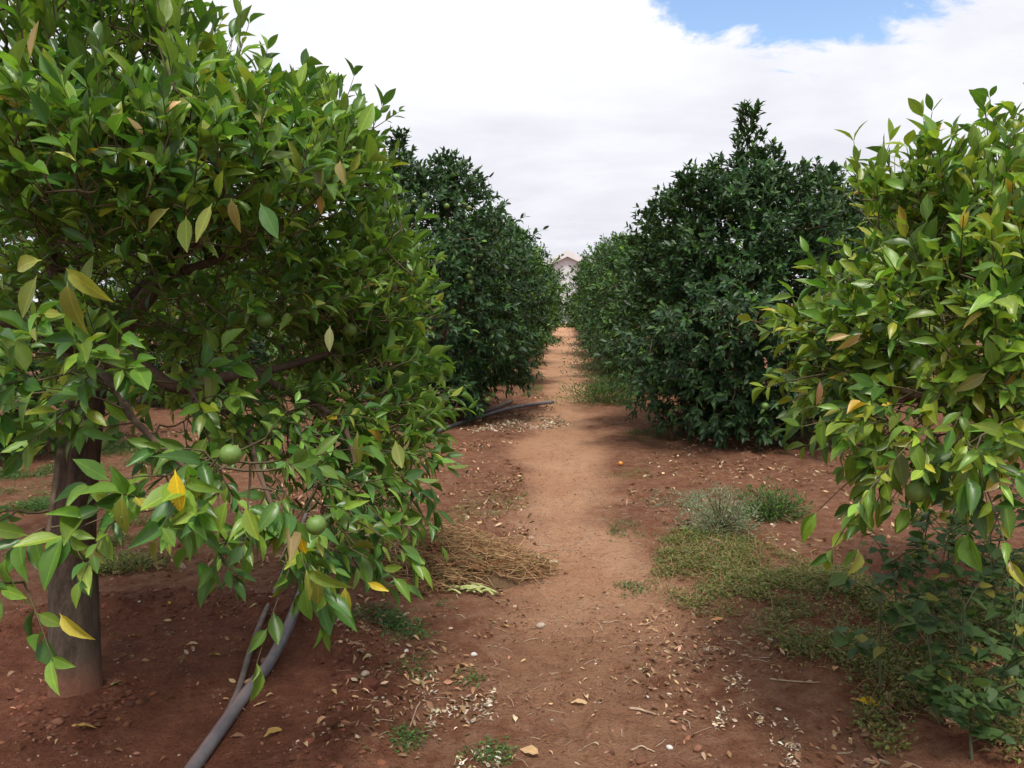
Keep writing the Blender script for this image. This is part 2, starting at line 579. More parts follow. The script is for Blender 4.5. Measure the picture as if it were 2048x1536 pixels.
gx = graded([np.arange(-3.2, 3.2, 0.028), -np.geomspace(3.2, 900, 55), np.geomspace(3.2, 900, 55)])
gy = graded([-np.geomspace(1.0, 900, 25), np.arange(-1, 2, 0.12), np.arange(2, 5.4, 0.022), np.arange(5.4, 10, 0.05), np.arange(10, 26, 0.2), np.geomspace(26, 900, 45)])
X, Y = np.meshgrid(gx, gy)
Z = gheight(X, Y)
V = np.stack([X.ravel(), Y.ravel(), Z.ravel()], 1)
nx, ny = len(gx), len(gy)
ii = (np.arange(ny - 1)[:, None] * nx + np.arange(nx - 1)[None]).ravel()
T = np.concatenate([np.stack([ii, ii + 1, ii + nx + 1], 1), np.stack([ii, ii + nx + 1, ii + nx], 1)])
pm = path_mask(X, Y).ravel()
rimd = np.zeros(len(pm))
for c, r0 in ((TREE_L, 1.06), (TREE_R, 1.15)):
    r = np.hypot(X - c[0], Y - c[1]).ravel()
    rimd = np.maximum(rimd, 1 - sstep(r0 - 0.1, r0 + 0.35, r))
tint = np.stack([pm, rimd, np.zeros_like(pm)], 1)


def ground_material():
    m, t = new_mat('red_soil')
    tco = t.n('ShaderNodeTexCoord')
    at = t.n('ShaderNodeAttribute', attribute_name='tint')
    s = t.n('ShaderNodeSeparateColor'); t.l(at.outputs['Color'], s.inputs[0])
    ob = tco.outputs['Object']
    n1 = t.noise(ob, 1.3, 5, 0.6)
    n2 = t.noise(ob, 9, 6, 0.65)
    n3 = t.noise(ob, 70, 5, 0.7)
    n4 = t.noise(ob, 260, 3, 0.6)
    n5 = t.noise(ob, 24, 5, 0.7, 0.6)
    soil = t.mix(t.ramp(n1, ((0.3, 0.0), (0.7, 1.0))), (0.165, 0.063, 0.035), (0.260, 0.112, 0.062))
    soil = t.mix(t.ramp(n2, ((0.35, 0.0), (0.68, 0.75))), soil, (0.30, 0.165, 0.102))
    pm_ = t.math('ADD', s.outputs[0], t.math('MULTIPLY', t.math('SUBTRACT', n2, 0.5), 0.7), clamp=True)
    path = t.mix(t.ramp(n1, ((0.3, 0.0), (0.7, 1.0))), (0.50, 0.268, 0.155), (0.60, 0.355, 0.220))
    path = t.mix(t.ramp(n2, ((0.4, 0.0), (0.7, 0.5))), path, (0.38, 0.19, 0.108))
    colr = t.mix(pm_, soil, path)
    basin = t.mix(t.ramp(n2, ((0.3, 0.0), (0.7, 1.0))), (0.150, 0.050, 0.029), (0.225, 0.084, 0.048))
    colr = t.mix(t.math('MULTIPLY', s.outputs[1], 0.9), colr, basin)
    colr = t.mix(t.ramp(n5, ((0.34, 0.5), (0.50, 0.0))), colr, t.mix(1.0, colr, (0.62, 0.55, 0.52), 'MULTIPLY'))  # relief shading painted into the colour: pits darker, crests paler
    colr = t.mix(t.ramp(n5, ((0.56, 0.0), (0.72, 0.45))), colr, t.mix(0.6, colr, (0.48, 0.30, 0.20)))
    colr = t.mix(t.ramp(n3, ((0.34, 0.75), (0.48, 0.0))), colr, t.mix(1.0, colr, (0.5, 0.45, 0.42), 'MULTIPLY'))  # finer grain, its relief shaded in the colour the same way
    colr = t.mix(t.ramp(n3, ((0.60, 0.0), (0.78, 0.6))), colr, t.mix(0.5, colr, (0.46, 0.30, 0.21)))
    colr = t.mix(t.ramp(n4, ((0.64, 0.0), (0.72, 0.65))), colr, (0.44, 0.32, 0.24))
    pb = t.n('ShaderNodeBsdfPrincipled'); t.l(colr, pb.inputs['Base Color'])
    pb.inputs['Roughness'].default_value = 0.92
    pb.inputs['Specular IOR Level'].default_value = 0.15
    hsum = t.math('ADD', t.math('ADD', t.math('ADD', t.math('MULTIPLY', n2, 0.5), t.math('MULTIPLY', n5, 0.4)), t.math('MULTIPLY', n3, 0.35)), t.math('MULTIPLY', n4, 0.10))
    bp = t.n('ShaderNodeBump'); bp.inputs['Strength'].default_value = 1.0; bp.inputs['Distance'].default_value = 0.09
    t.l(hsum, bp.inputs['Height']); t.l(bp.outputs[0], pb.inputs['Normal'])
    o = t.n('ShaderNodeOutputMaterial'); t.l(pb.outputs[0], o.inputs[0])
    return m


link('ground', mesh_tris('ground', V, T, tint, None, ground_material()), None, kind='structure',
     label='red orchard soil with a trodden tan path down the middle')

# ------------------------------------------------------------------ palettes (linear base colours)
def palette(n, rng, cols, probs, jitter=0.22):
    idx = rng.choice(len(cols), n, p=np.array(probs) / np.sum(probs))
    c = np.array(cols, float)[idx]
    return c * np.exp(rng.normal(0, jitter, (n, 1))) * np.exp(rng.normal(0, 0.06, (n, 3)))


PAL_LEFT = ([(0.048, 0.124, 0.024), (0.088, 0.186, 0.028), (0.145, 0.245, 0.036), (0.21, 0.26, 0.04), (0.34, 0.26, 0.03), (0.26, 0.19, 0.09)],
            [0.30, 0.37, 0.27, 0.05, 0.005, 0.005])
PAL_RIGHT = ([(0.055, 0.128, 0.020), (0.105, 0.198, 0.025), (0.170, 0.255, 0.031), (0.25, 0.28, 0.036), (0.36, 0.27, 0.03), (0.27, 0.19, 0.08)],
             [0.24, 0.36, 0.30, 0.08, 0.010, 0.010])
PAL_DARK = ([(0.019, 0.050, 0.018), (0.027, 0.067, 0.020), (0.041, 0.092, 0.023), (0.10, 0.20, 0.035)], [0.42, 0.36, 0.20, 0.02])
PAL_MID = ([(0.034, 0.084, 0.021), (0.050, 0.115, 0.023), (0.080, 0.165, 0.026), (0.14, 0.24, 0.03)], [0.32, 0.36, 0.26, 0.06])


# ------------------------------------------------------------------ shoots and leaves
class Foliage:
    def __init__(self, rng):
        self.rng = rng
        self.pos, self.dir, self.nrm, self.len, self.tint, self.stems = [], [], [], [], [], []

    def shoot(self, base, axis, length, nleaf, leaf_len, pal, droop=0.25, spread=(0.6, 1.2), colour=None, r0=0.0028, face=None):
        rng = self.rng
        axis = axis / np.linalg.norm(axis)
        u = np.linspace(0, 1, 4)[:, None]
        sag = np.array([0, 0, -droop * 0.5 * length])
        stem = base + axis * length * u + sag * u ** 2
        self.stems.append((stem, r0))
        s = np.sort(rng.uniform(0.1, 1.0, nleaf))[:, None]
        if nleaf > 2:
            s[-2:] = 1.0
        p = base + axis * length * s + sag * s ** 2
        ang = rng.uniform(0, 6.28) + np.arange(nleaf) * 2.4
        t1 = cross3(axis, (0.2, 0.3, 1.0)); t1 /= np.linalg.norm(t1) + 1e-9
        t2 = cross3(axis, t1)
        rad = np.cos(ang)[:, None] * t1 + np.sin(ang)[:, None] * t2
        al = rng.uniform(spread[0], spread[1], nleaf)[:, None] * (1.15 - 0.45 * s)
        d = np.cos(al) * axis + np.sin(al) * rad
        d[:, 2] -= droop * rng.uniform(0.5, 1.5, nleaf)
        d = norm(d)
        if face is None:
            nh = axis * 0.7 + np.array([0, 0, 0.9]) + rng.normal(0, 0.30, (nleaf, 3))
        else:
            nh = axis * 0.25 + np.asarray(face) + rng.normal(0, 0.34, (nleaf, 3))
        self.pos.append(p); self.dir.append(d); self.nrm.append(nh)
        self.len.append(leaf_len * rng.uniform(0.62, 1.18, nleaf))
        if colour is None:
            c = palette(nleaf, rng, *pal)
        else:
            c = np.array(colour) * np.exp(rng.normal(0, 0.15, (nleaf, 1)))
        self.tint.append(c)

    def leaf(self, p, d, n_, length, colour):
        self.pos.append(np.array([p])); self.dir.append(norm(np.array([d], float))); self.nrm.append(np.array([n_], float))
        self.len.append(np.array([length])); self.tint.append(np.array([colour], float))

    def done(self):
        return [np.concatenate(a) for a in (self.pos, self.dir, self.nrm, self.len, self.tint)]


def pick_large(pos, length, limit, cell=9):
    """the leaves that show largest: nearest in each small cell of the view, biggest first"""
    x, y, d = project(pos)
    ok = (d > 0.3) & (x > 0) & (x < 2048) & (y > 0) & (y < 1536)
    idx = np.nonzero(ok)[0]
    order = idx[np.argsort(d[idx])]
    seen, keep = set(), []
    for i in order:
        k = (int(x[i] // (cell * 4)), int(y[i] // (cell * 4)))
        if k in seen:
            continue
        seen.add(k); keep.append(i)
    keep = np.array(keep)
    sz = length[keep] / d[keep]
    return keep[np.argsort(-sz)[:limit]]


def leaf_objects(crown, origin, pos, R, length, wid, tint, which, templates, mat, keep, prefix):
    """each kept leaf an object of its own that shares one of a few meshes"""
    cache = {}
    for i in keep:
        c = tint[i]
        key = (int(which[i]), tuple(np.round(np.log2(np.maximum(c, 0.005)) * 1.5).astype(int)))
        me = cache.get(key)
        if me is None:
            Vt, Tt, Ut = templates[which[i]]
            me = mesh_tris(prefix, Vt, Tt, np.tile(c, (len(Vt), 1)), Ut, mat)
            cache[key] = me
        o = bpy.data.objects.new('leaf', me)
        COL.objects.link(o)
        o.parent = crown
        S = np.diag([length[i] * wid[i], length[i], length[i]])
        M = np.eye(4); M[:3, :3] = R[i] @ S; M[:3, 3] = pos[i] - origin
        o.matrix_basis = Matrix(M.tolist())


def grow_twigs(nodes, targets, rng, r_tip=0.0028, r_add=0.0012, rmax=0.012, step=0.14, sides=4):
    """attach each target to the nearest wood already grown; returns tubes"""
    nodes = [np.asarray(n_) for n_ in nodes]
    arr0 = np.array(nodes)
    root = arr0.mean(0)
    buf = np.empty((len(arr0) + len(targets) * 24, 3)); buf[:len(arr0)] = arr0; cnt = len(arr0)
    order = np.argsort(np.linalg.norm(targets - root, axis=1))
    out = []
    for i in order:
        tgt = targets[i]
        arr = buf[:cnt]
        df = arr - tgt
        dd = np.einsum('ij,ij->i', df, df)
        j = int(np.argmin(dd)); L = math.sqrt(dd[j])
        if L < 0.02:
            continue
        a = arr[j]
        n = min(24, max(4, int(L / step) + 3))
        mid = (a + tgt) / 2 + rng.normal(0, 0.05 * L, 3) - np.array([0, 0, 0.05 * L])
        pts = spline([a, mid, tgt], n)
        r0 = min(rmax, r_tip + r_add * L * 8)
        out.append(tube(pts, np.linspace(r0, r_tip, n), sides, False))
        buf[cnt:cnt + n - 1] = pts[1:]; cnt += n - 1
    return out


def lumpy_sphere(r, seg=14, rings=9, squash=0.96, seed=0):
    V = [(0, 0, r * squash)]
    for i in range(1, rings):
        th = math.pi * i / rings
        for j in range(seg):
            ph = 2 * math.pi * j / seg
            V.append((r * math.sin(th) * math.cos(ph), r * math.sin(th) * math.sin(ph), r * squash * math.cos(th)))
    V.append((0, 0, -r * squash))
    T = []
    for j in range(seg):
        T.append((0, 1 + j, 1 + (j + 1) % seg))
        e = 1 + (rings - 2) * seg
        T.append((len(V) - 1, e + (j + 1) % seg, e + j))
    for i in range(rings - 2):
        for j in range(seg):
            a, b_ = 1 + i * seg + j, 1 + i * seg + (j + 1) % seg
            T += [(a, a + seg, b_ + seg), (a, b_ + seg, b_)]
    return np.array(V), np.array(T)


FV, FT = lumpy_sphere(1.0)
FV = FV.copy(); FV[0, 2] -= 0.10; FV[-1, 2] += 0.04        # dimple at the stalk
FRUIT_ME = mesh_tris('fruit', FV, FT, None, None, M_FRUIT)
STALK_ME = None


def add_fruit(root, origin, p, r):
    global STALK_ME
    o = link('fruit', FRUIT_ME, root, tuple(np.asarray(p) - origin))
    o.scale = (r, r, r)
    o.rotation_euler = (random.uniform(-.3, .3), random.uniform(-.3, .3), random.uniform(0, 6))
    if STALK_ME is None:
        v, t_ = tube(spline([(0, 0, 0.85), (0.05, 0.02, 1.2), (0.3, 0.1, 1.9)], 5), [0.09, 0.06, 0.06, 0.06, 0.05], 5)
        STALK_ME = mesh_tris('stalk', v, t_, None, None, M_TWIG)
    link('stalk', STALK_ME, o)
    return o


# ------------------------------------------------------------------ near trees (built shoot by shoot)
def near_tree(root, origin, blobs, branches, trunk_pts, trunk_r, pal, mat, seed, extra=None, single=300, flush=()):
    rng = np.random.default_rng(seed)
    fo = Foliage(rng)
    cen = np.mean([P(b_[0], b_[1], b_[2]) for b_ in blobs], axis=0)
    for (px, py, d, rx, ry, rd, n, leaf_len, droop, up) in blobs:
        c = P(px, py, d)
        r = np.array([rx * d / F_PX, rd, ry * d / F_PX])
        for k in range(n):
            v = rng.normal(0, 1, 3); v /= np.linalg.norm(v)
            base = c + v * r * rng.uniform(0.35, 1.0) ** 0.6 * 0.92
            out = (base - cen) * np.array([1, 1, 0.8]); out /= np.linalg.norm(out) + 1e-6
            ax = out * 0.7 + v * 0.4 + np.array([0, 0, up]) + rng.normal(0, 0.30, 3)
            L = rng.uniform(0.12, 0.26)
            bx_, by_, _d = project(base[None])
            if by_[0] > 1215:
                continue
            fo.shoot(base, ax, L, int(rng.integers(6, 11)), leaf_len * rng.choice([0.72, 0.9, 1.0, 1.12]), pal, droop, (0.5, 1.05), face=out * 0.75 + np.array([0, 0, 0.8]))
    for (px, py, d, rx, ry, n) in flush:
        for k in range(n):
            base = P(px + rng.uniform(-rx, rx), py + rng.uniform(-ry, ry), d + rng.uniform(0.0, 0.5))
            ax = np.array([rng.normal(0, 0.25), rng.normal(-0.15, 0.25), 1.0])
            fo.shoot(base, ax, rng.uniform(0.10, 0.20), int(rng.integers(6, 10)), rng.uniform(0.070, 0.098), None, -0.12, (0.22, 0.65),
                     np.array([(0.13, 0.24, 0.04), (0.17, 0.27, 0.05), (0.10, 0.20, 0.035)][rng.integers(3)]))
    if extra:
        extra(fo, rng)
    pos, d, nh, ln_, tint = fo.done()
    # leaves that would touch the lens are left off
    keepm = np.linalg.norm(pos - CP, axis=1) > 0.9
    pos, d, nh, ln_, tint = pos[keepm], d[keepm], nh[keepm], ln_[keepm], tint[keepm]
    n = len(pos)
    R = frames(d, nh)
    which = rng.integers(0, len(LEAVES_HI), n)
    wid = rng.uniform(0.72, 1.08, n)
    tp = spline(trunk_pts, 90)
    rr_ = np.interp(np.linspace(0, 1, 90), np.linspace(0, 1, len(trunk_r)), trunk_r)
    V_, T_ = tube(tp, rr_, 36, True)
    ang = np.tile(np.arange(36) * 2 * math.pi / 36, 90); hh = np.repeat(np.linspace(0, 1, 90), 36)
    ca, sa = np.cos(ang), np.sin(ang)
    rel = 0.20 * (fbm(ca * 1.3 + 5 + hh * 2.0, sa * 1.3 + hh * 2.5, 3, seed) - 0.5) + 0.07 * (fbm(ca * 6 + 30, sa * 6 + hh * 5, 4, seed + 3) - 0.5)
    rel = rel + np.exp(-(hh / 0.05) ** 2) * (0.26 + 0.5 * (fbm(ca * 2.2 + 9, sa * 2.2, 2, seed + 8) - 0.5))
    for (ka, kh, ks, km) in ((3.1, 0.72, 0.05, 0.30), (5.0, 0.55, 0.035, 0.10), (0.6, 0.83, 0.04, 0.2), (4.4, 0.30, 0.03, 0.06)):
        da = np.abs((ang - ka + math.pi) % (2 * math.pi) - math.pi)
        rel = rel + km * np.exp(-(da / 0.5) ** 2 - ((hh - kh) / ks) ** 2)
    cen_ = np.repeat(tp, 36, axis=0)
    V_[:36 * 90] = cen_ + (V_[:36 * 90] - cen_) * (1 + rel)[:, None]
    link('trunk', mesh_tris('trunk', V_ - origin, T_, None, None, M_TRUNK), root)
    nodes = []
    for ctrl, ra, rb in branches:
        pts = spline(ctrl, 9 * (len(ctrl) - 1) + 1)
        kn = 1 + 0.10 * np.sin(np.arange(len(pts)) * 1.7) * rng.uniform(0.3, 1, len(pts))
        V_, T_ = tube(pts, np.linspace(ra, rb, len(pts)) * kn, 10)
        link('branch', mesh_tris('branch', V_ - origin, T_, None, None, M_BARK), root)
        nodes += list(pts[3:])
    bases = np.array([s[0][0] for s in fo.stems])
    tw = grow_twigs(nodes, bases, rng)
    tw.append(stem_batch(fo.stems, 4))
    V_, T_ = join(tw)
    link('twigs', mesh_tris('twigs', V_ - origin, T_, None, None, M_TWIG), root, kind='stuff')
    keep = pick_large(pos, ln_, single)
    rest = np.ones(n, bool); rest[keep] = False
    V_, T_, C_, U_ = scatter(LEAVES_HI, which[rest], pos[rest], R[rest], ln_[rest], wid[rest], tint[rest])
    crown = link('crown', mesh_tris('crown', V_ - origin, T_, C_, U_, mat), root, kind='stuff')
    leaf_objects(crown, origin, pos, R, ln_, wid, tint, which, LEAVES_HI, mat, keep, 'leaf')
    return n


# --- the tree by the pipe
root_l = empty('citrus_tree', tuple(TREE_L + [0, 0, ground_z(TREE_L) - 0.02]),
               'bushy light green citrus tree whose bare trunk stands in a dug basin by the pipe', 'tree', 'near citrus trees with yellowing leaves')
O_L = np.array(root_l.location)
BL = [  # px, py, depth, rx px, ry px, r depth, shoots, leaf length, droop, up
    (150, 170, 2.9, 330, 210, 0.9, 346, 0.100, -0.02, 1.15),
    (330, 400, 2.7, 370, 150, 0.8, 346, 0.100, 0.03, 1.0),
    (590, 335, 3.3, 170, 110, 0.6, 192, 0.086, -0.02, 1.1),
    (700, 590, 3.7, 135, 165, 0.6, 269, 0.082, 0.10, 0.8),
    (735, 820, 3.6, 120, 130, 0.5, 166, 0.082, 0.25, 0.45),
    (720, 960, 3.0, 110, 85, 0.35, 44, 0.090, 0.40, 0.05),
    (610, 1010, 2.5, 130, 70, 0.3, 19, 0.093, 0.40, 0.05),
    (640, 1090, 2.35, 90, 45, 0.2, 7, 0.095, 0.40, 0.0),
    (480, 930, 2.15, 180, 65, 0.3, 15, 0.095, 0.35, 0.1),
    (300, 1030, 2.0, 90, 40, 0.2, 6, 0.095, 0.35, 0.0),
    (30, 1080, 1.9, 100, 110, 0.3, 16, 0.095, 0.28, 0.05),
    (100, 760, 2.2, 180, 100, 0.3, 34, 0.095, 0.22, 0.3),
    (330, 800, 2.7, 200, 60, 0.35, 26, 0.093, 0.25, 0.2),
    (560, 850, 3.0, 150, 80, 0.4, 77, 0.082, 0.3, 0.2),
    (400, 590, 3.3, 380, 120, 0.7, 243, 0.082, 0.2, 0.5),
    (200, 450, 4.2, 480, 340, 0.5, 384, 0.082, 0.15, 0.6),
    (420, 720, 4.1, 330, 120, 0.4, 141, 0.077, 0.25, 0.3),
    (-300, 450, 3.2, 250, 400, 0.9, 141, 0.086, 0.15, 0.6),
]
fork = P(178, 775, 3.0)
BRL = [
    ([fork, P(150, 700, 2.9), P(60, 662, 2.65), P(-60, 640, 2.4)], 0.055, 0.03),
    ([fork, P(215, 700, 3.0), P(320, 560, 3.0), P(420, 430, 3.0), P(470, 300, 3.0)], 0.045, 0.014),
    ([P(230, 690, 3.0), P(280, 730, 3.0), P(360, 775, 3.05), P(450, 755, 3.15), P(560, 735, 3.3), P(680, 700, 3.5)], 0.034, 0.012),
    ([P(500, 740, 3.2), P(560, 775, 3.1), P(640, 815, 3.0), P(690, 860, 2.9), P(720, 960, 2.85)], 0.016, 0.008),
    ([P(380, 775, 3.05), P(400, 810, 3.0), P(480, 840, 2.8), P(520, 950, 2.5), P(560, 1050, 2.4)], 0.014, 0.006),
    ([fork, P(195, 740, 2.8), P(240, 790, 2.5), P(260, 830, 2.3), P(330, 900, 2.2), P(400, 960, 2.1)], 0.018, 0.005),
    ([fork, P(150, 780, 2.7), P(130, 850, 2.4), P(110, 970, 2.1), P(95, 1080, 1.95)], 0.014, 0.005),
    ([fork, P(140, 640, 3.1), P(100, 480, 3.1), P(120, 330, 3.0), P(160, 190, 2.9)], 0.045, 0.012),
    ([fork, P(230, 640, 3.3), P(330, 500, 3.7), P(330, 350, 4.0)], 0.035, 0.012),
    ([P(320, 560, 3.0), P(430, 520, 3.1), P(560, 470, 3.2), P(640, 380, 3.3)], 0.022, 0.008),
]


def extra_left(fo, rng):
    g1 = (0.13, 0.23, 0.035)
    # water shoots that stand out of the top
    fo.shoot(P(478, 250, 2.5), np.array([0.05, 0, 1]), 0.40, 16, 0.078, None, -0.1, (0.3, 0.7), g1)
    fo.shoot(P(350, 180, 2.3), np.array([-0.12, -0.1, 1]), 0.25, 9, 0.095, None, -0.1, (0.25, 0.55), (0.15, 0.25, 0.04))
    fo.shoot(P(300, 90, 2.6), np.array([0.05, 0, 1]), 0.2, 8, 0.10, None, -0.1, (0.25, 0.6), g1)
    fo.shoot(P(185, 60, 2.6), np.array([-0.1, 0, 1]), 0.2, 8, 0.09, None, 0, (0.3, 0.6), g1)
    fo.shoot(P(735, 265, 3.3), np.array([0.8, -0.1, 0.45]), 0.16, 7, 0.05, None, 0, (0.5, 1.0), (0.08, 0.16, 0.03))
    fo.shoot(P(660, 260, 3.3), np.array([0.1, 0, 1]), 0.14, 7, 0.09, None, 0, (0.25, 0.6), g1)
    fo.shoot(P(560, 245, 3.1), np.array([0.1, 0, 1]), 0.12, 7, 0.10, None, 0, (0.25, 0.6), g1)
    # single yellow and yellowing leaves that hang in front
    up = (0.0, -0.8, 0.5)
    for px, py, dd, L, dr, c in ((350, 938, 2.02, 0.115, (0.15, -0.15, -1), (0.62, 0.43, 0.02)),
                                 (597, 1045, 2.3, 0.105, (0.05, -0.1, -1), (0.56, 0.38, 0.015)),
                                 (118, 1225, 1.85, 0.10, (0.75, -0.2, -0.55), (0.42, 0.36, 0.04)),
                                 (245, 985, 2.05, 0.11, (-0.05, -0.2, -1), (0.17, 0.2, 0.035)),
                                 (85, 520, 1.95, 0.11, (-1, 0.1, -0.12), (0.26, 0.29, 0.05)),
                                 (130, 535, 1.9, 0.11, (0.75, -0.1, -0.65), (0.26, 0.28, 0.05)),
                                 (75, 550, 1.9, 0.11, (-0.4, -0.1, -0.9), (0.15, 0.19, 0.04)),
                                 (135, 560, 1.9, 0.125, (0.05, -0.1, -1), (0.17, 0.18, 0.04)),
                                 (640, 1130, 2.3, 0.12, (-0.1, -0.1, -1), (0.14, 0.15, 0.03)),
                                 (610, 1170, 2.25, 0.11, (0.1, -0.1, -1), (0.10, 0.14, 0.03)),
                                 (320, 1075, 2.1, 0.10, (-0.5, 0, -0.8), (0.17, 0.19, 0.035)),
                                 (395, 1000, 2.1, 0.09, (-0.15, -0.2, -1), (0.15, 0.24, 0.05)),
                                 (455, 1000, 2.1, 0.09, (-0.3, -0.2, -1), (0.14, 0.22, 0.04)),
                                 (490, 1010, 2.1, 0.10, (0.4, -0.2, -1), (0.2, 0.2, 0.05)),
                                 (385, 1090, 2.15, 0.10, (-0.7, 0.0, -0.8), (0.12, 0.17, 0.03)),
                                 (372, 430, 2.45, 0.12, (0.1, -0.3, -1), (0.13, 0.18, 0.035)),
                                 (425, 405, 2.2, 0.12, (-0.35, -0.2, -0.9), (0.20, 0.24, 0.05)),
                                 (462, 395, 2.5, 0.10, (0.15, -0.1, -1), (0.26, 0.22, 0.08)),
                                 (340, 415, 2.4, 0.10, (-0.8, -0.2, -0.7), (0.20, 0.21, 0.05)),
                                 (520, 405, 2.3, 0.12, (0.5, -0.2, -0.9), (0.055, 0.14, 0.028)),
                                 (640, 330, 2.9, 0.09, (0.0, -0.2, -1), (0.22, 0.24, 0.1)),
                                 (680, 320, 2.9, 0.09, (0.2, -0.2, -1), (0.3, 0.27, 0.11)),
                                 (640, 390, 3.0, 0.07, (0.1, -0.2, -1), (0.4, 0.25, 0.08)),
                                 (660, 650, 3.0, 0.10, (0.0, -0.2, -1), (0.25, 0.27, 0.13)),
                                 (715, 860, 2.6, 0.12, (0.05, -0.2, -1), (0.16, 0.18, 0.04)),
                                 (790, 880, 3.0, 0.11, (0.3, -0.2, -1), (0.2, 0.24, 0.06)),
                                 (735, 1165, 2.6, 0.08, (0.6, -0.3, -0.1), (0.45, 0.36, 0.03)),
                                 (690, 1170, 2.4, 0.10, (0.1, -0.2, -1), (0.3, 0.29, 0.04))):
        fo.leaf(P(px, py, dd * 0.87), dr, (0.0, -1.0, 0.35) + rng.normal(0, 0.12, 3), L * 0.9, c)
    # a leafy tip in front, below the fruit
    fo.shoot(P(430, 1090, 2.15), np.array([0.5, -0.1, -0.8]), 0.10, 11, 0.085, None, 0.15, (0.7, 1.4), (0.05, 0.13, 0.03))
    fo.shoot(P(560, 1120, 2.3), np.array([0.7, -0.1, -0.3]), 0.12, 11, 0.09, None, 0.15, (0.7, 1.3), (0.05, 0.12, 0.028))
    fo.shoot(P(720, 1140, 2.6), np.array([0.8, -0.1, -0.3]), 0.10, 8, 0.085, None, 0.15, (0.7, 1.3), (0.045, 0.11, 0.028))
    fo.shoot(P(840, 900, 3.2), np.array([0.9, -0.1, -0.1]), 0.14, 9, 0.085, None, 0.35, (0.5, 1.2), (0.06, 0.14, 0.028))
    fo.shoot(P(815, 950, 3.0), np.array([0.6, -0.1, -0.6]), 0.14, 9, 0.09, None, 0.45, (0.4, 1.0), (0.06, 0.14, 0.028))


trunk_l = spline([P(152, 1455, 2.93), P(150, 1300, 2.97), P(147, 1150, 2.98), P(150, 1000, 3.0), P(160, 880, 3.0), P(178, 770, 3.0)], 26)
tr_r = np.interp(np.linspace(0, 1, 26), [0, 0.06, 0.2, 0.42, 0.46, 0.75, 1], [0.097, 0.092, 0.088, 0.083, 0.077, 0.073, 0.064])
near_tree(root_l, O_L, BL, BRL, trunk_l, tr_r, PAL_LEFT, M_LEAF_L, 11, extra_left,
          flush=((200, 200, 2.3, 230, 130, 34), (480, 310, 2.5, 200, 60, 22), (250, 370, 2.1, 230, 60, 16), (760, 560, 3.2, 70, 120, 14), (640, 300, 3.1, 90, 40, 10)))
for px, py, d, r in ((461, 909, 1.80, 0.0255), (632, 1050, 1.95, 0.026), (530, 640, 2.9, 0.03), (700, 660, 3.3, 0.03), (745, 500, 3.5, 0.025)):
    add_fruit(root_l, O_L, P(px, py, d), r)

# --- the yellow green tree on the weed side
root_r = empty('citrus_tree', tuple(TREE_R + [0, 0, ground_z(TREE_R) - 0.02]),
               'yellow green citrus tree leaning into the path above the tall leafy weeds', 'tree', 'near citrus trees with yellowing leaves')
O_R = np.array(root_r.location)
BR = [
    (1990, 500, 2.7, 160, 140, 0.6, 281, 0.081, 0.0, 0.9),
    (1900, 660, 2.6, 200, 150, 0.6, 293, 0.081, 0.08, 0.65),
    (1690, 715, 2.7, 70, 70, 0.3, 40, 0.076, 0.12, 0.4),
    (1870, 820, 2.4, 160, 75, 0.5, 98, 0.079, 0.28, 0.2),
    (1860, 915, 2.2, 110, 40, 0.25, 12, 0.085, 0.45, 0.0),
    (2040, 640, 3.6, 190, 250, 0.5, 281, 0.081, 0.1, 0.6),
    (2400, 540, 3.0, 300, 400, 1.0, 183, 0.088, 0.1, 0.5),
    (1830, 430, 2.8, 70, 60, 0.3, 40, 0.078, 0.0, 1.0),
    (2055, 345, 2.7, 60, 35, 0.3, 34, 0.085, -0.05, 1.0),
]
fork_r = np.array([2.28, 3.2, 1.0])
BRR = [
    ([fork_r, P(2100, 820, 2.9), P(1960, 815, 2.7), P(1820, 790, 2.6), P(1690, 745, 2.65)], 0.04, 0.010),
    ([fork_r, P(2150, 650, 2.9), P(2010, 540, 2.8), P(1900, 440, 2.75), P(1800, 370, 2.8)], 0.045, 0.009),
    ([fork_r, P(2250, 600, 3.0), P(2180, 400, 2.9), P(2080, 250, 2.8)], 0.045, 0.01),
    ([fork_r, P(2130, 900, 2.8), P(1990, 880, 2.5), P(1880, 930, 2.3)], 0.025, 0.006),
    ([fork_r, P(2200, 700, 3.3), P(2050, 600, 3.6), P(1950, 450, 3.6)], 0.04, 0.01),
    ([fork_r, P(2450, 600, 3.2), P(2500, 350, 3.0)], 0.045, 0.012),
]


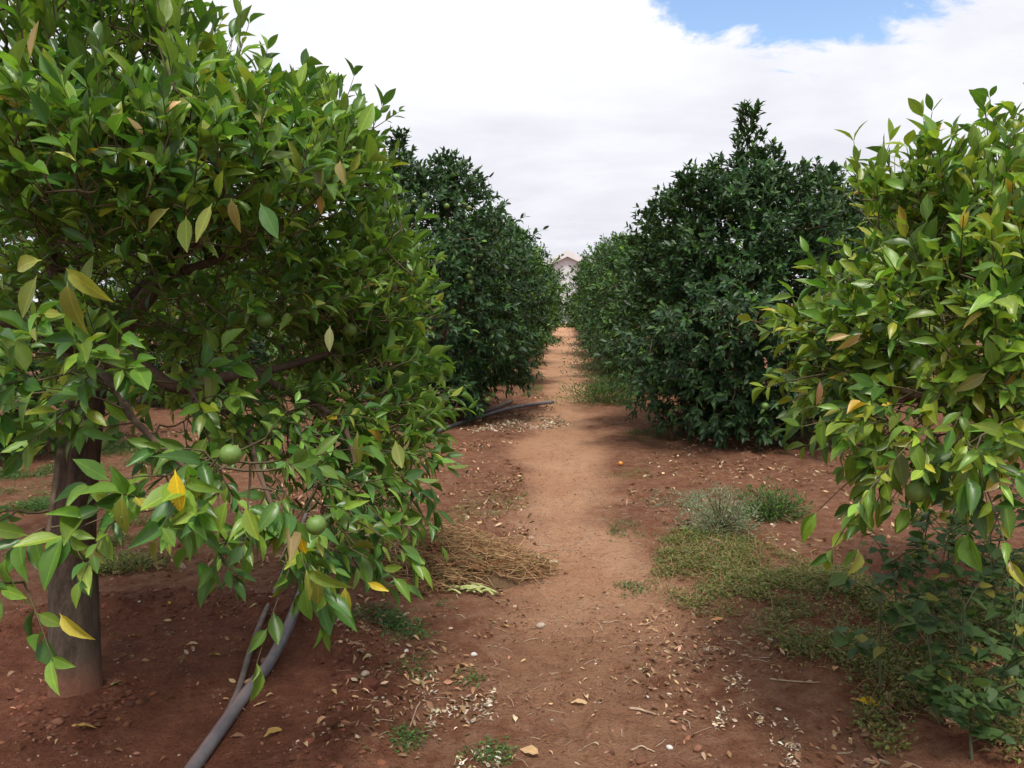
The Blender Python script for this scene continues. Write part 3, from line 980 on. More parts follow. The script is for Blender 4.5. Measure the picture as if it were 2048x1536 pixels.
def extra_right(fo, rng):
    g1 = (0.17, 0.25, 0.035)
    fo.shoot(P(1720, 400, 2.7), np.array([-0.15, 0, 1]), 0.20, 9, 0.07, None, 0, (0.3, 0.8), g1)
    fo.shoot(P(1745, 400, 2.7), np.array([0.25, 0, 1]), 0.20, 9, 0.075, None, 0, (0.3, 0.8), g1)
    fo.shoot(P(1870, 330, 2.6), np.array([-0.3, 0, 1]), 0.16, 9, 0.09, None, 0, (0.3, 0.8), g1)
    fo.shoot(P(1600, 640, 2.6), np.array([-0.8, -0.1, 0.3]), 0.1, 8, 0.07, None, 0.2, (0.5, 1.1), g1)
    fo.shoot(P(1590, 760, 2.6), np.array([-0.7, -0.1, -0.1]), 0.1, 8, 0.07, None, 0.2, (0.5, 1.1), g1)
    up = (0.0, -0.8, 0.5)
    for px, py, dd, L, dr, c in ((1725, 665, 2.3, 0.085, (-0.6, 0, -0.5), (0.34, 0.25, 0.09)),
                                 (1700, 670, 2.35, 0.07, (-0.9, 0, -0.2), (0.36, 0.26, 0.10)),
                                 (2015, 340, 2.4, 0.09, (0.1, -0.2, -1), (0.42, 0.30, 0.025)),
                                 (2040, 740, 2.2, 0.10, (-0.6, -0.1, -0.8), (0.34, 0.26, 0.04)),
                                 (1640, 830, 2.4, 0.11, (0.05, -0.2, -1), (0.09, 0.16, 0.03)),
                                 (1700, 900, 2.3, 0.10, (0.0, -0.2, -1), (0.10, 0.17, 0.03)),
                                 (1790, 890, 2.1, 0.12, (0.2, -0.2, -1), (0.09, 0.12, 0.03)),
                                 (1890, 950, 2.1, 0.09, (-0.05, -0.2, -1), (0.03, 0.08, 0.03)),
                                 (1945, 950, 2.1, 0.10, (0.0, -0.2, -1), (0.025, 0.07, 0.028)),
                                 (1930, 870, 2.1, 0.09, (-0.3, -0.2, -0.8), (0.2, 0.26, 0.03)),
                                 (1975, 745, 2.1, 0.09, (-0.8, -0.1, -0.5), (0.2, 0.2, 0.06)),
                                 (2030, 1010 - 90, 2.1, 0.09, (-0.7, -0.1, -0.7), (0.4, 0.26, 0.04)),
                                 (1555, 625, 2.5, 0.05, (-0.9, 0, 0.5), (0.25, 0.27, 0.03)),
                                 (1640, 760, 2.4, 0.08, (-0.1, -0.2, -1), (0.26, 0.15, 0.08))):
        fo.leaf(P(px, py, dd), dr, up + rng.normal(0, 0.15, 3), L, c)


trunk_r = spline([TREE_R + [0, 0, -0.05], TREE_R + [0.02, 0, 0.4], TREE_R + [-0.03, -0.05, 0.75], fork_r], 16)
near_tree(root_r, O_R, BR, BRR, trunk_r, np.linspace(0.10, 0.075, 16), PAL_RIGHT, M_LEAF_L, 23, extra_right,
          flush=((1970, 470, 2.4, 90, 80, 12), (1870, 640, 2.3, 150, 80, 12), (1790, 430, 2.6, 50, 40, 6)))
add_fruit(root_r, O_R, P(1836, 985, 2.2), 0.034)
add_fruit(root_r, O_R, P(1990, 560, 2.6), 0.03)


# ------------------------------------------------------------------ orchard trees further off
def dark_tree_meshes(seed, pal, mat, prof, nshoot, leaf_len, spires=(), lump=0.46, nleaf=(7, 11), pick=None):
    """crown of shoots spread through a lumpy shell (tree-local, trunk at origin); returns meshes"""
    rng = np.random.default_rng(seed)
    fo = Foliage(rng)
    zs, rs = np.array(prof).T
    area = np.cumsum(np.concatenate([[0], (rs[1:] + rs[:-1]) / 2 * np.hypot(np.diff(zs), np.diff(rs))]))
    za = np.interp(rng.uniform(0, area[-1], nshoot), area, zs); ra = np.interp(za, zs, rs); aa = rng.uniform(0, 6.283, nshoot)
    la = 1 + lump * (fbm(np.cos(aa) * 2.2 + 9 + za * 0.4, np.sin(aa) * 2.2 + za * 2.1, 3, seed) - 0.5) * 2.2
    fa_ = vnoise(aa * 1.3 * 2.6 + 40 + za, za * 2.9 + 20, seed + 5)
    for k in range(nshoot):
        z, r, a, lumpf, fine = za[k], ra[k], aa[k], la[k], fa_[k]
        if fine < 0.30 and rng.uniform() < 0.75:
            continue                       # hollows between the leaf clumps
        lumpf += 0.16 * (fine - 0.5)
        depth = rng.uniform(0, 1) ** 1.6
        rr = r * lumpf * (1.0 - 0.68 * depth)
        zz = z - (0.25 * depth if z > 2 else 0)
        base = np.array([math.cos(a) * rr, math.sin(a) * rr, zz])
        t = (z - zs[0]) / (zs[-1] - zs[0])
        upv = -0.55 + 1.9 * t
        ax = np.array([math.cos(a), math.sin(a), upv]) + rng.normal(0, 0.38, 3)
        fo.shoot(base, ax, rng.uniform(0.09, 0.20), int(rng.integers(*nleaf)), leaf_len, pal, 0.45 - 0.4 * t, (0.5, 1.2), face=np.array([math.cos(a) * 0.6, math.sin(a) * 0.6, 0.8]))
    for (sx, sy, z0, z1, rad, n) in spires:
        for k in range(n):
            t = rng.uniform(0, 1)
            rr = rad * (0.88 * (1 - t) ** 1.5 + 0.12) * rng.uniform(0.1, 1); a = rng.uniform(0, 6.283)
            base = np.array([sx + math.cos(a) * rr, sy + math.sin(a) * rr, z0 + (z1 - z0) * t])
            fo.shoot(base, np.array([math.cos(a) * 0.5, math.sin(a) * 0.5, 0.9]) + rng.normal(0, 0.2, 3), 0.13, 8, leaf_len, pal, 0.05, (0.4, 1.0))
    pos, d, nh, ln_, tint = fo.done()
    n = len(pos)
    R = frames(d, nh)
    which = rng.integers(0, len(LEAVES_LO), n); wid = rng.uniform(0.85, 1.15, n)
    # wood
    trunk = tube(spline([(0, 0, -0.06), (0.02, 0.01, 0.35), (0.0, 0.03, 0.7)], 9), np.linspace(0.10, 0.08, 9), 12)
    br, nodes = [], []
    for k in range(7):
        a = k * 0.9 + rng.uniform(-.2, .2); rr = rng.uniform(0.5, 0.85); h = rng.uniform(1.4, 2.4)
        pts = spline([(0, 0.03, 0.62), (math.cos(a) * rr * 0.45, math.sin(a) * rr * 0.45, 0.62 + (h - 0.62) * 0.45), (math.cos(a) * rr, math.sin(a) * rr, h)], 12)
        br.append(tube(pts, np.linspace(0.045, 0.014, 12), 7)); nodes += list(pts[3:])
    for (sx, sy, z0, z1, rad, n_) in spires:
        pts = spline([(sx * 0.5, sy * 0.5, 1.9), (sx, sy, z0), (sx, sy, z1)], 10)
        br.append(tube(pts, np.linspace(0.02, 0.004, 10), 5))
    sel = rng.choice(len(fo.stems), min(len(fo.stems), 420), replace=False)
    tw = grow_twigs(nodes, np.array([fo.stems[i][0][0] for i in sel]), rng, 0.003, 0.002, 0.012, 0.3, 3)
    tw.append(stem_batch(fo.stems, 3))
    wood = [mesh_tris('trunk', *trunk, None, None, M_TRUNK)]
    brm = [mesh_tris('branch', *b_, None, None, M_BARK) for b_ in br]
    Vt, Tt = join(tw)
    twm = mesh_tris('twigs', Vt, Tt, None, None, M_TWIG)
    return dict(pos=pos, R=R, len=ln_, wid=wid, tint=tint, which=which, trunk=wood[0], branches=brm, twigs=twm, mat=mat)


def place_tree(td, loc, label, group, single=0, name='orange_tree', rotz=0.0, scale=1.0, crown_me=None):
    root = empty(name, tuple(loc), label, 'tree', group)
    root.rotation_euler = (0, 0, rotz)
    root.scale = scale if isinstance(scale, tuple) else (scale,) * 3
    link('trunk', td['trunk'], root)
    for b_ in td['branches']:
        link('branch', b_, root)
    link('twigs', td['twigs'], root, kind='stuff')
    if single:
        org = np.array(loc)
        keep = pick_large(td['pos'] + org, td['len'], single, 4)
        rest = np.ones(len(td['pos']), bool); rest[keep] = False
        V_, T_, C_, U_ = scatter(LEAVES_LO, td['which'][rest], td['pos'][rest], td['R'][rest], td['len'][rest], td['wid'][rest], td['tint'][rest])
        crown = link('crown', mesh_tris('crown', V_, T_, C_, U_, td['mat']), root, kind='stuff')
        leaf_objects(crown, np.zeros(3), td['pos'], td['R'], td['len'], td['wid'], td['tint'], td['which'], LEAVES_LO, td['mat'], keep, 'leaf')
    else:
        if 'crown' not in td:
            td['crown'] = mesh_tris('crown', *scatter(LEAVES_LO, td['which'], td['pos'], td['R'], td['len'], td['wid'], td['tint']), td['mat'])
        link('crown', td['crown'], root, kind='stuff')
    return root


PROF = [(0.12, 0.70), (0.5, 1.10), (1.2, 1.32), (1.9, 1.30), (2.4, 1.05), (2.8, 0.70), (3.05, 0.30)]
PROF_R = [(0.18, 0.75), (0.6, 1.25), (1.3, 1.45), (1.9, 1.42), (2.35, 1.22), (2.65, 0.92), (2.9, 0.45)]
GRP = 'orange trees in rows beside the path'

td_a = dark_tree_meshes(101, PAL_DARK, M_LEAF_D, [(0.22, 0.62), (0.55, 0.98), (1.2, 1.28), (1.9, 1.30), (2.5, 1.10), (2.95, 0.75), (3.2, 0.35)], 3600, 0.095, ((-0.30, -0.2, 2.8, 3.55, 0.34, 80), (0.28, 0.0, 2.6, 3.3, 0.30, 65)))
LOC_A = np.array([-1.72, 10.1, 0.0])
ta = place_tree(td_a, LOC_A, 'dark green orange tree dotted with green fruit behind the pipe', GRP, 300)
for px, py, dd in ((812, 493, 9.05), (838, 492, 9.0), (938, 553, 9.1), (943, 566, 9.05), (944, 576, 9.1), (893, 412, 9.2), (850, 392, 9.3), (828, 405, 9.3),
                   (998, 536, 9.5), (1016, 576, 9.6), (938, 417, 9.5), (776, 381, 9.3), (866, 670, 8.9), (986, 790, 9.6), (975, 800, 9.5), (905, 350, 9.7)):
    add_fruit(ta, LOC_A, P(px, py, dd), 0.037)

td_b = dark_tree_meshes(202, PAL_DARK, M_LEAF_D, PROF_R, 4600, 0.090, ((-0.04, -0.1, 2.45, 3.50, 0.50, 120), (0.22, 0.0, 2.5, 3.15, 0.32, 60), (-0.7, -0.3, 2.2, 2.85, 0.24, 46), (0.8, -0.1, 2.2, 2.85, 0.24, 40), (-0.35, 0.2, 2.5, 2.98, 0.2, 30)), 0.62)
LOC_B = np.array([2.05, 8.9, 0.0])
tb = place_tree(td_b, LOC_B, 'dark green orange tree with one tall shoot rising from its top', GRP, 300)
for px, py, dd in ((1372, 493, 8.0), (1650, 890, 8.0), (1530, 812, 7.6), (1460, 435, 8.3)):
    add_fruit(tb, LOC_B, P(px, py, dd), 0.037)
# a few fresh bright shoots on it
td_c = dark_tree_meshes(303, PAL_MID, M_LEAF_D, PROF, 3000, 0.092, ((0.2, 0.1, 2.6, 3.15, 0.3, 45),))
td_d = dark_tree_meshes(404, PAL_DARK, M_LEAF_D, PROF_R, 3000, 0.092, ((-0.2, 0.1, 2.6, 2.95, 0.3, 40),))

ORD = ['third', 'fourth', 'fifth', 'sixth', 'seventh', 'eighth', 'ninth', 'tenth', 'eleventh']
for k, (x, y, td, rz, s) in enumerate([(-1.6, 14.6, td_c, 0.4, 1.0), (-1.5, 19.0, td_c, 2.0, (1.0, 1.0, 1.06)), (-1.5, 23.5, td_c, 4.1, 1.0),
                                       (-1.45, 28.5, td_c, 1.1, 1.02), (-1.5, 34.0, td_d, 5.0, 1.0), (-1.5, 41.0, td_c, 3.0, 0.95), (-0.85, 48.5, td_c, 0.8, 0.66)]):
    place_tree(td, (x, y, 0), f'dark orange tree, {ORD[k]} along the path on the pipe side', GRP, 0, 'orange_tree', rz, s)
for k, (x, y, td, rz, s) in enumerate([(2.0, 13.6, td_c, 1.2, (1, 1, 0.9)), (1.9, 17.9, td_d, 0.3, (1, 1, 0.95)), (1.8, 22.3, td_c, 3.3, (1.0, 1.0, 1.08)),
                                       (1.95, 27.5, td_c, 2.2, (1.0, 1.0, 1.08)), (2.0, 33.5, td_d, 5.6, (1.0, 1.0, 1.05)), (1.9, 40.5, td_c, 4.4, 0.85), (0.95, 48.0, td_c, 2.7, 0.64)]):
    place_tree(td, (x, y, 0), f'orange tree, {ORD[k]} along the path on the tall weed side', GRP, 0, 'orange_tree', rz, s)
place_tree(td_d, (4.75, 12.8, 0), 'dark orange tree of the next row, showing above the gap beside the tall shoot', 'orange trees of the next rows', 0, 'orange_tree', 2.6, (1.05, 1.05, 1.12))
place_tree(td_c, (6.1, 8.0, 0), 'orange tree of the next row behind the yellow green tree', 'orange trees of the next rows', 0, 'orange_tree', 0.9, 1.05)
LEFTROW = [(-5.9, 7.2, td_c, 0.7), (-5.8, 11.6, td_d, 2.4), (-5.9, 16.2, td_c, 4.0), (-5.9, 20.8, td_d, 1.9)]
for k, (x, y, td, rz) in enumerate(LEFTROW):
    place_tree(td, (x, y, 0), f'orange tree seen through the near branches, {["first", "second", "third", "fourth"][k]} in the row beyond the bare trunk',
               'orange trees of the next rows', 0, 'orange_tree', rz, 1.0)


# ------------------------------------------------------------------ far gabled building
def box(x0, x1, y0, y1, z0, z1):
    V_ = np.array([(x, y, z) for z in (z0, z1) for y in (y0, y1) for x in (x0, x1)], float)
    T_ = np.array([(0, 2, 1), (1, 2, 3), (4, 5, 6), (5, 7, 6), (0, 1, 5), (0, 5, 4), (2, 6, 7), (2, 7, 3), (0, 4, 6), (0, 6, 2), (1, 3, 7), (1, 7, 5)])
    return V_, T_


def prism(poly, y0, y1):
    n = len(poly)
    V_ = np.array([(x, y0, z) for x, z in poly] + [(x, y1, z) for x, z in poly], float)
    T_ = []
    for i in range(1, n - 1):
        T_ += [(0, i, i + 1), (n, n + i + 1, n + i)]
    for i in range(n):
        j = (i + 1) % n
        T_ += [(i, n + j, j), (i, n + i, n + j)]
    return V_, np.array(T_)


M_RENDER = simple_mat('white_render', (0.56, 0.57, 0.61), (0.61, 0.62, 0.66), 0.8, 0.9, 0.1, 0.2)
M_FASCIA = simple_mat('white_fascia', (0.66, 0.66, 0.68), (0.71, 0.71, 0.73), 2, 0.6, 0.05)
M_ROOF = simple_mat('pale_roof_sheet', (0.60, 0.58, 0.57), (0.70, 0.68, 0.66), 1.5, 0.6, 0.1)
D_H = 58.0
apex = P(1135, 502, D_H)
bx0, bz = apex[0], apex[2]
bh = empty('white_building', (bx0, apex[1], 0), 'white gabled farm building at the far end of the path', 'building')
HW, SL = 6.0, 0.46
link('wall', mesh_tris('wall', *prism([(-HW, 0), (HW, 0), (HW, bz - HW * SL - 0.25), (0, bz - 0.25), (-HW, bz - HW * SL - 0.25)], 0, 14), None, None, M_RENDER, False), bh)
for s in (-1, 1):
    pl = [(0, bz), (s * (HW + 0.5), bz - (HW + 0.5) * SL), (s * (HW + 0.5), bz - (HW + 0.5) * SL - 0.2), (0, bz - 0.2)]
    link('roof', mesh_tris('roof', *prism(pl, -0.25, 14.4), None, None, M_ROOF, False), bh)
    pf = [(0, bz + 0.03), (s * (HW + 0.55), bz - (HW + 0.55) * SL + 0.03), (s * (HW + 0.55), bz - (HW + 0.55) * SL - 0.42), (0, bz - 0.42)]
    link('fascia', mesh_tris('fascia', *prism(pf, -0.32, -0.26), None, None, M_FASCIA, False), bh)
link('vent', mesh_tris('vent', *box(0.9, 1.6, -0.05, 0.02, bz - 1.7, bz - 1.25), None, None, simple_mat('grey_vent', (0.3, 0.3, 0.3), (0.36, 0.36, 0.36), 3), False), bh)
link('plinth', mesh_tris('plinth', *box(-HW - 0.04, HW + 0.04, -0.06, 14.05, 0, 0.4), None, None, M_FASCIA, False), bh)


# ------------------------------------------------------------------ pipes
def pipe_material():
    m, t = new_mat('black_poly_pipe')
    uv = t.n('ShaderNodeUVMap', uv_map='uv')
    su = t.n('ShaderNodeSeparateXYZ'); t.l(uv.outputs[0], su.inputs[0])
    tco = t.n('ShaderNodeTexCoord')
    nz = t.noise(tco.outputs['Object'], 16, 6, 0.65)
    c = t.mix(t.ramp(nz, ((0.35, 0.0), (0.75, 0.8))), (0.105, 0.102, 0.120), (0.20, 0.17, 0.165))  # blue grey of reflected sky put into the base colour, plus dust
    band = t.math('ABSOLUTE', t.math('SUBTRACT', su.outputs[0], 0.18))
    c = t.mix(t.ramp(band, ((0.010, 0.8), (0.016, 0.0))), c, (0.33, 0.10, 0.06))
    pb = t.n('ShaderNodeBsdfPrincipled'); t.l(c, pb.inputs['Base Color'])
    pb.inputs['Roughness'].default_value = 0.42
    pb.inputs['Specular IOR Level'].default_value = 0.45
    o = t.n('ShaderNodeOutputMaterial'); t.l(pb.outputs[0], o.inputs[0])
    return m


M_PIPE = pipe_material()


def hollow_pipe(pts, r, sides=16):
    pts = np.asarray(pts, float)
    V_, T_ = tube(pts, r, sides, False)
    inner = pts.copy()
    Vi, Ti = tube(inner, r * 0.84, sides, False)
    off = len(V_)
    T2 = Ti[:, ::-1] + off
    n = len(pts); rims = []
    for base in (0, (n - 1) * sides):
        j = np.arange(sides); k = (j + 1) % sides
        a = np.stack([base + j, off + base + j, off + base + k], 1); b2 = np.stack([base + j, off + base + k, base + k], 1)
        rr = np.concatenate([a, b2])
        rims.append(rr if base == 0 else rr[:, ::-1])
    Vall = np.concatenate([V_, Vi]); Tall = np.concatenate([T_, T2, *rims])
    u = np.tile(np.arange(sides) / sides, n)
    uv = np.stack([np.concatenate([u, u]), np.zeros(len(Vall))], 1)
    return Vall, Tall, uv


PR = 0.024
ctrl = [GZ(x, y) for x, y in ((330, 1625), (395, 1536), (480, 1415), (545, 1325), (588, 1235), (625, 1130), (660, 1030), (715, 955), (800, 900), (870, 868), (950, 840), (1030, 822))]
ctrl.append(GZ(1106, 815))
ctrl = [c + [0, 0, PR * 0.9] for c in ctrl]
ctrl[-1] = ctrl[-1] + [0, 0, 0.06]; ctrl[-2] = ctrl[-2] + [0, 0, 0.03]
pp = spline(ctrl, 150)
Vp, Tp, Up = hollow_pipe(pp, PR)
o = link('irrigation_pipe', mesh_tris('irrigation_pipe', Vp, Tp, None, Up, M_PIPE), None,
         label='thick black irrigation pipe with a thin red stripe running past the bare trunk', category='pipe')
o['group'] = 'irrigation pipes'
ctrl = [GZ(x, y) + [0, 0, 0.013] for x, y in ((452, 1445), (478, 1385), (500, 1310), (528, 1235), (558, 1170), (590, 1090), (620, 1010))]
ctrl[0][2] += 0.01
v_, t_ = tube(spline(ctrl, 50), 0.0125, 10)
o = link('drip_hose', mesh_tris('drip_hose', v_, t_, None, None, simple_mat('grey_hose', (0.10, 0.08, 0.075), (0.19, 0.15, 0.13), 14, 0.6, 0.1)), None,
         label='thin dusty grey hose that joins the thick black pipe', category='hose', group='irrigation pipes')
ctrl = [GZ(x, y) + [0, 0, 0.02] for x, y in ((930, 838), (965, 828), (1000, 815), (1022, 806))]
v_, t_ = tube(spline(ctrl, 16), 0.028, 10)
link('pipe_offcut', mesh_tris('pipe_offcut', v_, t_, None, None, simple_mat('dusty_pipe', (0.12, 0.09, 0.08), (0.2, 0.15, 0.13), 10, 0.7, 0.1)), None,
     label='dusty brown pipe lying just behind the end of the black pipe', category='pipe', group='irrigation pipes')


# ------------------------------------------------------------------ ground scatter helpers
def in_poly(px, py, poly):
    inside = np.zeros(len(px), bool); n = len(poly)
    for i in range(n):
        x0, y0 = poly[i]; x1, y1 = poly[(i + 1) % n]
        c = ((y0 > py) != (y1 > py)) & (px < (x1 - x0) * (py - y0) / (y1 - y0 + 1e-9) + x0)
        inside ^= c
    return inside


def ground_points(poly_px, n, rng, power=1.0):
    """random ground points, even per ground area, within an outline given on the photograph (it becomes a ground region)"""
    g = np.array([G(x, y)[:2] for x, y in poly_px])
    lo, hi = g.min(0), g.max(0)
    out = np.zeros((0, 2))
    while len(out) < n:
        q = rng.uniform(lo, hi, (n * 3 + 50, 2))
        q = q[in_poly(q[:, 0], q[:, 1], g)]
        dens = fbm(q[:, 0] * 3.1, q[:, 1] * 3.1, 3, 77)
        q = q[rng.uniform(0, 1, len(q)) < np.clip((dens - 0.28) * 2.6, 0, 1) ** power]
        out = np.concatenate([out, q])
    out = out[:n]
    return np.column_stack([out, gheight(out[:, 0], out[:, 1])])


def weeds_mass(name, label, patches, rng, mat=None):
    """patches: (outline, plants, plant radius, leaf length, leaf colours, height)"""
    pos, d, nh, ln_, tint = [], [], [], [], []
    for (poly, n, rad, ll, pal, ht) in patches:
        base = ground_points(poly, n, rng, 2.2)
        k = 13
        m = n * k
        bp = np.repeat(base, k, axis=0)
        a = rng.uniform(0, 6.283, m); rr = rad * np.sqrt(rng.uniform(0, 1, m)); hh = ht * rng.uniform(0.05, 1, m) * (1 - 0.5 * rr / rad)
        pos.append(bp + np.stack([np.cos(a) * rr, np.sin(a) * rr, hh], 1))
        d.append(np.stack([np.cos(a), np.sin(a), rng.uniform(-0.1, 0.9, m)], 1) + rng.normal(0, 0.35, (m, 3)))
        nh.append(np.array([0, 0, 1.0]) + rng.normal(0, 0.35, (m, 3)))
        ln_.append(ll * rng.uniform(0.6, 1.3, m)); tint.append(palette(m, rng, *pal))
    pos, d, nh, ln_, tint = [np.concatenate(q) for q in (pos, d, nh, ln_, tint)]
    which = rng.integers(0, 2, len(pos))
    V_, T_, C_, U_ = scatter(LEAVES_TINY, which, pos, frames(d, nh), ln_, rng.uniform(0.8, 1.3, len(pos)), tint)
    return link(name, mesh_tris(name, V_, T_, C_, U_, mat or M_WEED), None, kind='stuff', label=label, category='weeds')


rs = np.random.default_rng(55)
PW_OLIVE = ([(0.105, 0.130, 0.030), (0.145, 0.165, 0.042), (0.075, 0.11, 0.03), (0.19, 0.11, 0.055), (0.26, 0.19, 0.09)], [0.32, 0.28, 0.2, 0.13, 0.07])
PW_GREY = ([(0.16, 0.20, 0.12), (0.12, 0.165, 0.09), (0.21, 0.235, 0.16)], [0.4, 0.35, 0.25])
PW_GREEN = ([(0.055, 0.115, 0.028), (0.08, 0.15, 0.03), (0.045, 0.09, 0.028)], [0.4, 0.3, 0.3])
weeds_mass('creeping_weeds', 'matted olive green creeping weeds between the path and the tall weeds', [
    ([(1330, 1075), (1480, 1065), (1560, 1110), (1720, 1160), (1790, 1230), (1770, 1330), (1640, 1345), (1540, 1290), (1420, 1230), (1300, 1180)], 1700, 0.05, 0.017, PW_OLIVE, 0.035),
    ([(1430, 1140), (1700, 1160), (1800, 1220), (1740, 1320), (1600, 1310)], 700, 0.05, 0.016, PW_OLIVE, 0.05),
    ([(1680, 1230), (2048, 1120), (2048, 1536), (1820, 1536), (1690, 1420)], 1500, 0.05, 0.02, PW_OLIVE, 0.06)], rs)
weeds_mass('grey_weeds', 'pale grey green weeds in front of the dark tree with the tall shoot', [
    ([(1370, 1000), (1450, 980), (1540, 1010), (1530, 1060), (1420, 1075)], 130, 0.07, 0.016, PW_GREY, 0.10),
    ([(1300, 985), (1400, 985), (1400, 1030), (1300, 1015)], 60, 0.06, 0.015, PW_GREY, 0.05)], rs)
weeds_mass('green_weeds', 'bright green low weeds beside the grey weeds', [
    ([(1470, 985), (1550, 980), (1590, 1020), (1540, 1045), (1480, 1030)], 90, 0.06, 0.02, PW_GREEN, 0.09),
    ([(1310, 1062), (1400, 1055), (1420, 1080), (1330, 1090)], 50, 0.045, 0.017, ([(0.10, 0.16, 0.03)], [1]), 0.035)], rs)
weeds_mass('low_weeds', 'patchy low green weeds around the dry grass heap and the path edge', [
    ([(760, 1215), (900, 1205), (900, 1260), (780, 1290)], 120, 0.045, 0.015, PW_GREEN, 0.025),
    ([(700, 1210), (780, 1210), (780, 1250), (690, 1250)], 50, 0.04, 0.014, PW_GREEN, 0.02),
    ([(900, 990), (1060, 980), (1050, 1030), (900, 1050)], 90, 0.05, 0.014, PW_OLIVE, 0.025),
    ([(1220, 1040), (1300, 1040), (1290, 1075), (1220, 1075)], 40, 0.04, 0.014, PW_GREEN, 0.02),
    ([(1230, 1160), (1300, 1155), (1300, 1185), (1240, 1185)], 26, 0.03, 0.014, PW_GREEN, 0.02),
    ([(790, 1340), (850, 1300), (860, 1390), (800, 1390)], 18, 0.04, 0.013, PW_GREEN, 0.03),
    ([(790, 1470), (870, 1460), (860, 1510), (800, 1510)], 26, 0.035, 0.014, PW_GREEN, 0.03),
    ([(930, 1480), (1010, 1480), (1020, 1520), (930, 1520)], 26, 0.035, 0.014, PW_GREEN, 0.03),
    ([(930, 1330), (980, 1330), (980, 1370), (920, 1370)], 12, 0.03, 0.014, PW_GREEN, 0.025),
    ([(1220, 930), (1290, 920), (1300, 960), (1230, 960)], 40, 0.05, 0.014, PW_OLIVE, 0.03),
    ([(1230, 870), (1330, 860), (1330, 890), (1240, 890)], 70, 0.07, 0.02, PW_GREEN, 0.07),
    ([(1060, 775), (1080, 770), (1085, 790), (1040, 795)], 40, 0.06, 0.025, PW_GREEN, 0.06),
    ([(1090, 790), (1150, 795), (1130, 812), (1080, 805)], 40, 0.06, 0.018, PW_OLIVE, 0.04),
    ([(190, 1050), (300, 1030), (330, 1130), (200, 1150)], 420, 0.07, 0.019, PW_OLIVE, 0.05),
    ([(0, 940), (110, 930), (100, 1030), (0, 1030)], 420, 0.08, 0.018, PW_GREEN, 0.05),
    ([(180, 890), (330, 880), (330, 950), (190, 960)], 420, 0.09, 0.02, PW_GREEN, 0.07)], rs)


# bushy weeds that grow along the path further down
def weed_bush(px, py, wpx, hpx, label, pal, n, ll, seed):
    rng = np.random.default_rng(seed)
    p = G(px, py); dep = project(p[None])[2][0]
    rw, rh = wpx * dep / F_PX / 2, hpx * dep / F_PX
    o = empty('weed_bush', tuple(p), label, 'weed', 'weed bushes along the path')
    v = norm(rng.normal(0, 1, (n, 3))); v[:, 2] = np.abs(v[:, 2])
    rad = rng.uniform(0.15, 1, n)[:, None] ** 0.6 * (0.30 + 1.25 * fbm(v[:, 0] * 2.6 + 5, v[:, 1] * 2.6 + v[:, 2] * 3.4, 3, seed))[:, None]
    pos = v * rad * np.array([rw, rw * 0.8, rh])
    d = v + np.array([0, 0, 0.5]) + rng.normal(0, 0.5, (n, 3))
    nh = np.array([0, -0.2, 1.0]) + rng.normal(0, 0.4, (n, 3))
    V_, T_, C_, U_ = scatter(LEAVES_LO, rng.integers(0, 3, n), pos, frames(d, nh), ll * rng.uniform(0.6, 1.3, n), np.ones(n) * 0.85, palette(n, rng, *pal))
    link('foliage', mesh_tris('foliage', V_, T_, C_, U_, M_WEED), o, kind='stuff')
    st = [tube(spline([np.zeros(3) + rng.normal(0, 0.03, 3) * [1, 1, 0], pos[i] * 0.5 + [0, 0, 0.02], pos[i]], 5), 0.004, 3, False) for i in rng.choice(n, 40)]
    link('stems', mesh_tris('stems', *join(st), None, None, M_TWIG), o, kind='stuff')


PW_BUSH = ([(0.07, 0.115, 0.05), (0.09, 0.14, 0.065), (0.055, 0.095, 0.04)], [1, 1, 1])
weed_bush(1200, 752, 165, 130, 'tall grey green weed bush at the foot of the far orange trees', PW_BUSH, 3200, 0.05, 1)
weed_bush(1215, 806, 190, 62, 'low spreading green weed bush at the path edge, nearest of the bushes', PW_GREEN, 2400, 0.045, 2)
weed_bush(1240, 775, 130, 70, 'mid height weed bush between the tall grey bush and the low spreading one', PW_BUSH, 1600, 0.045, 3)


weed_bush(1440, 1062, 190, 80, 'pale grey green tuft of weeds in front of the tall shoot tree', PW_GREY, 2300, 0.020, 4)
weed_bush(1545, 1032, 150, 62, 'fresh green tuft of weeds beside the grey green tuft', PW_GREEN, 1500, 0.026, 5)
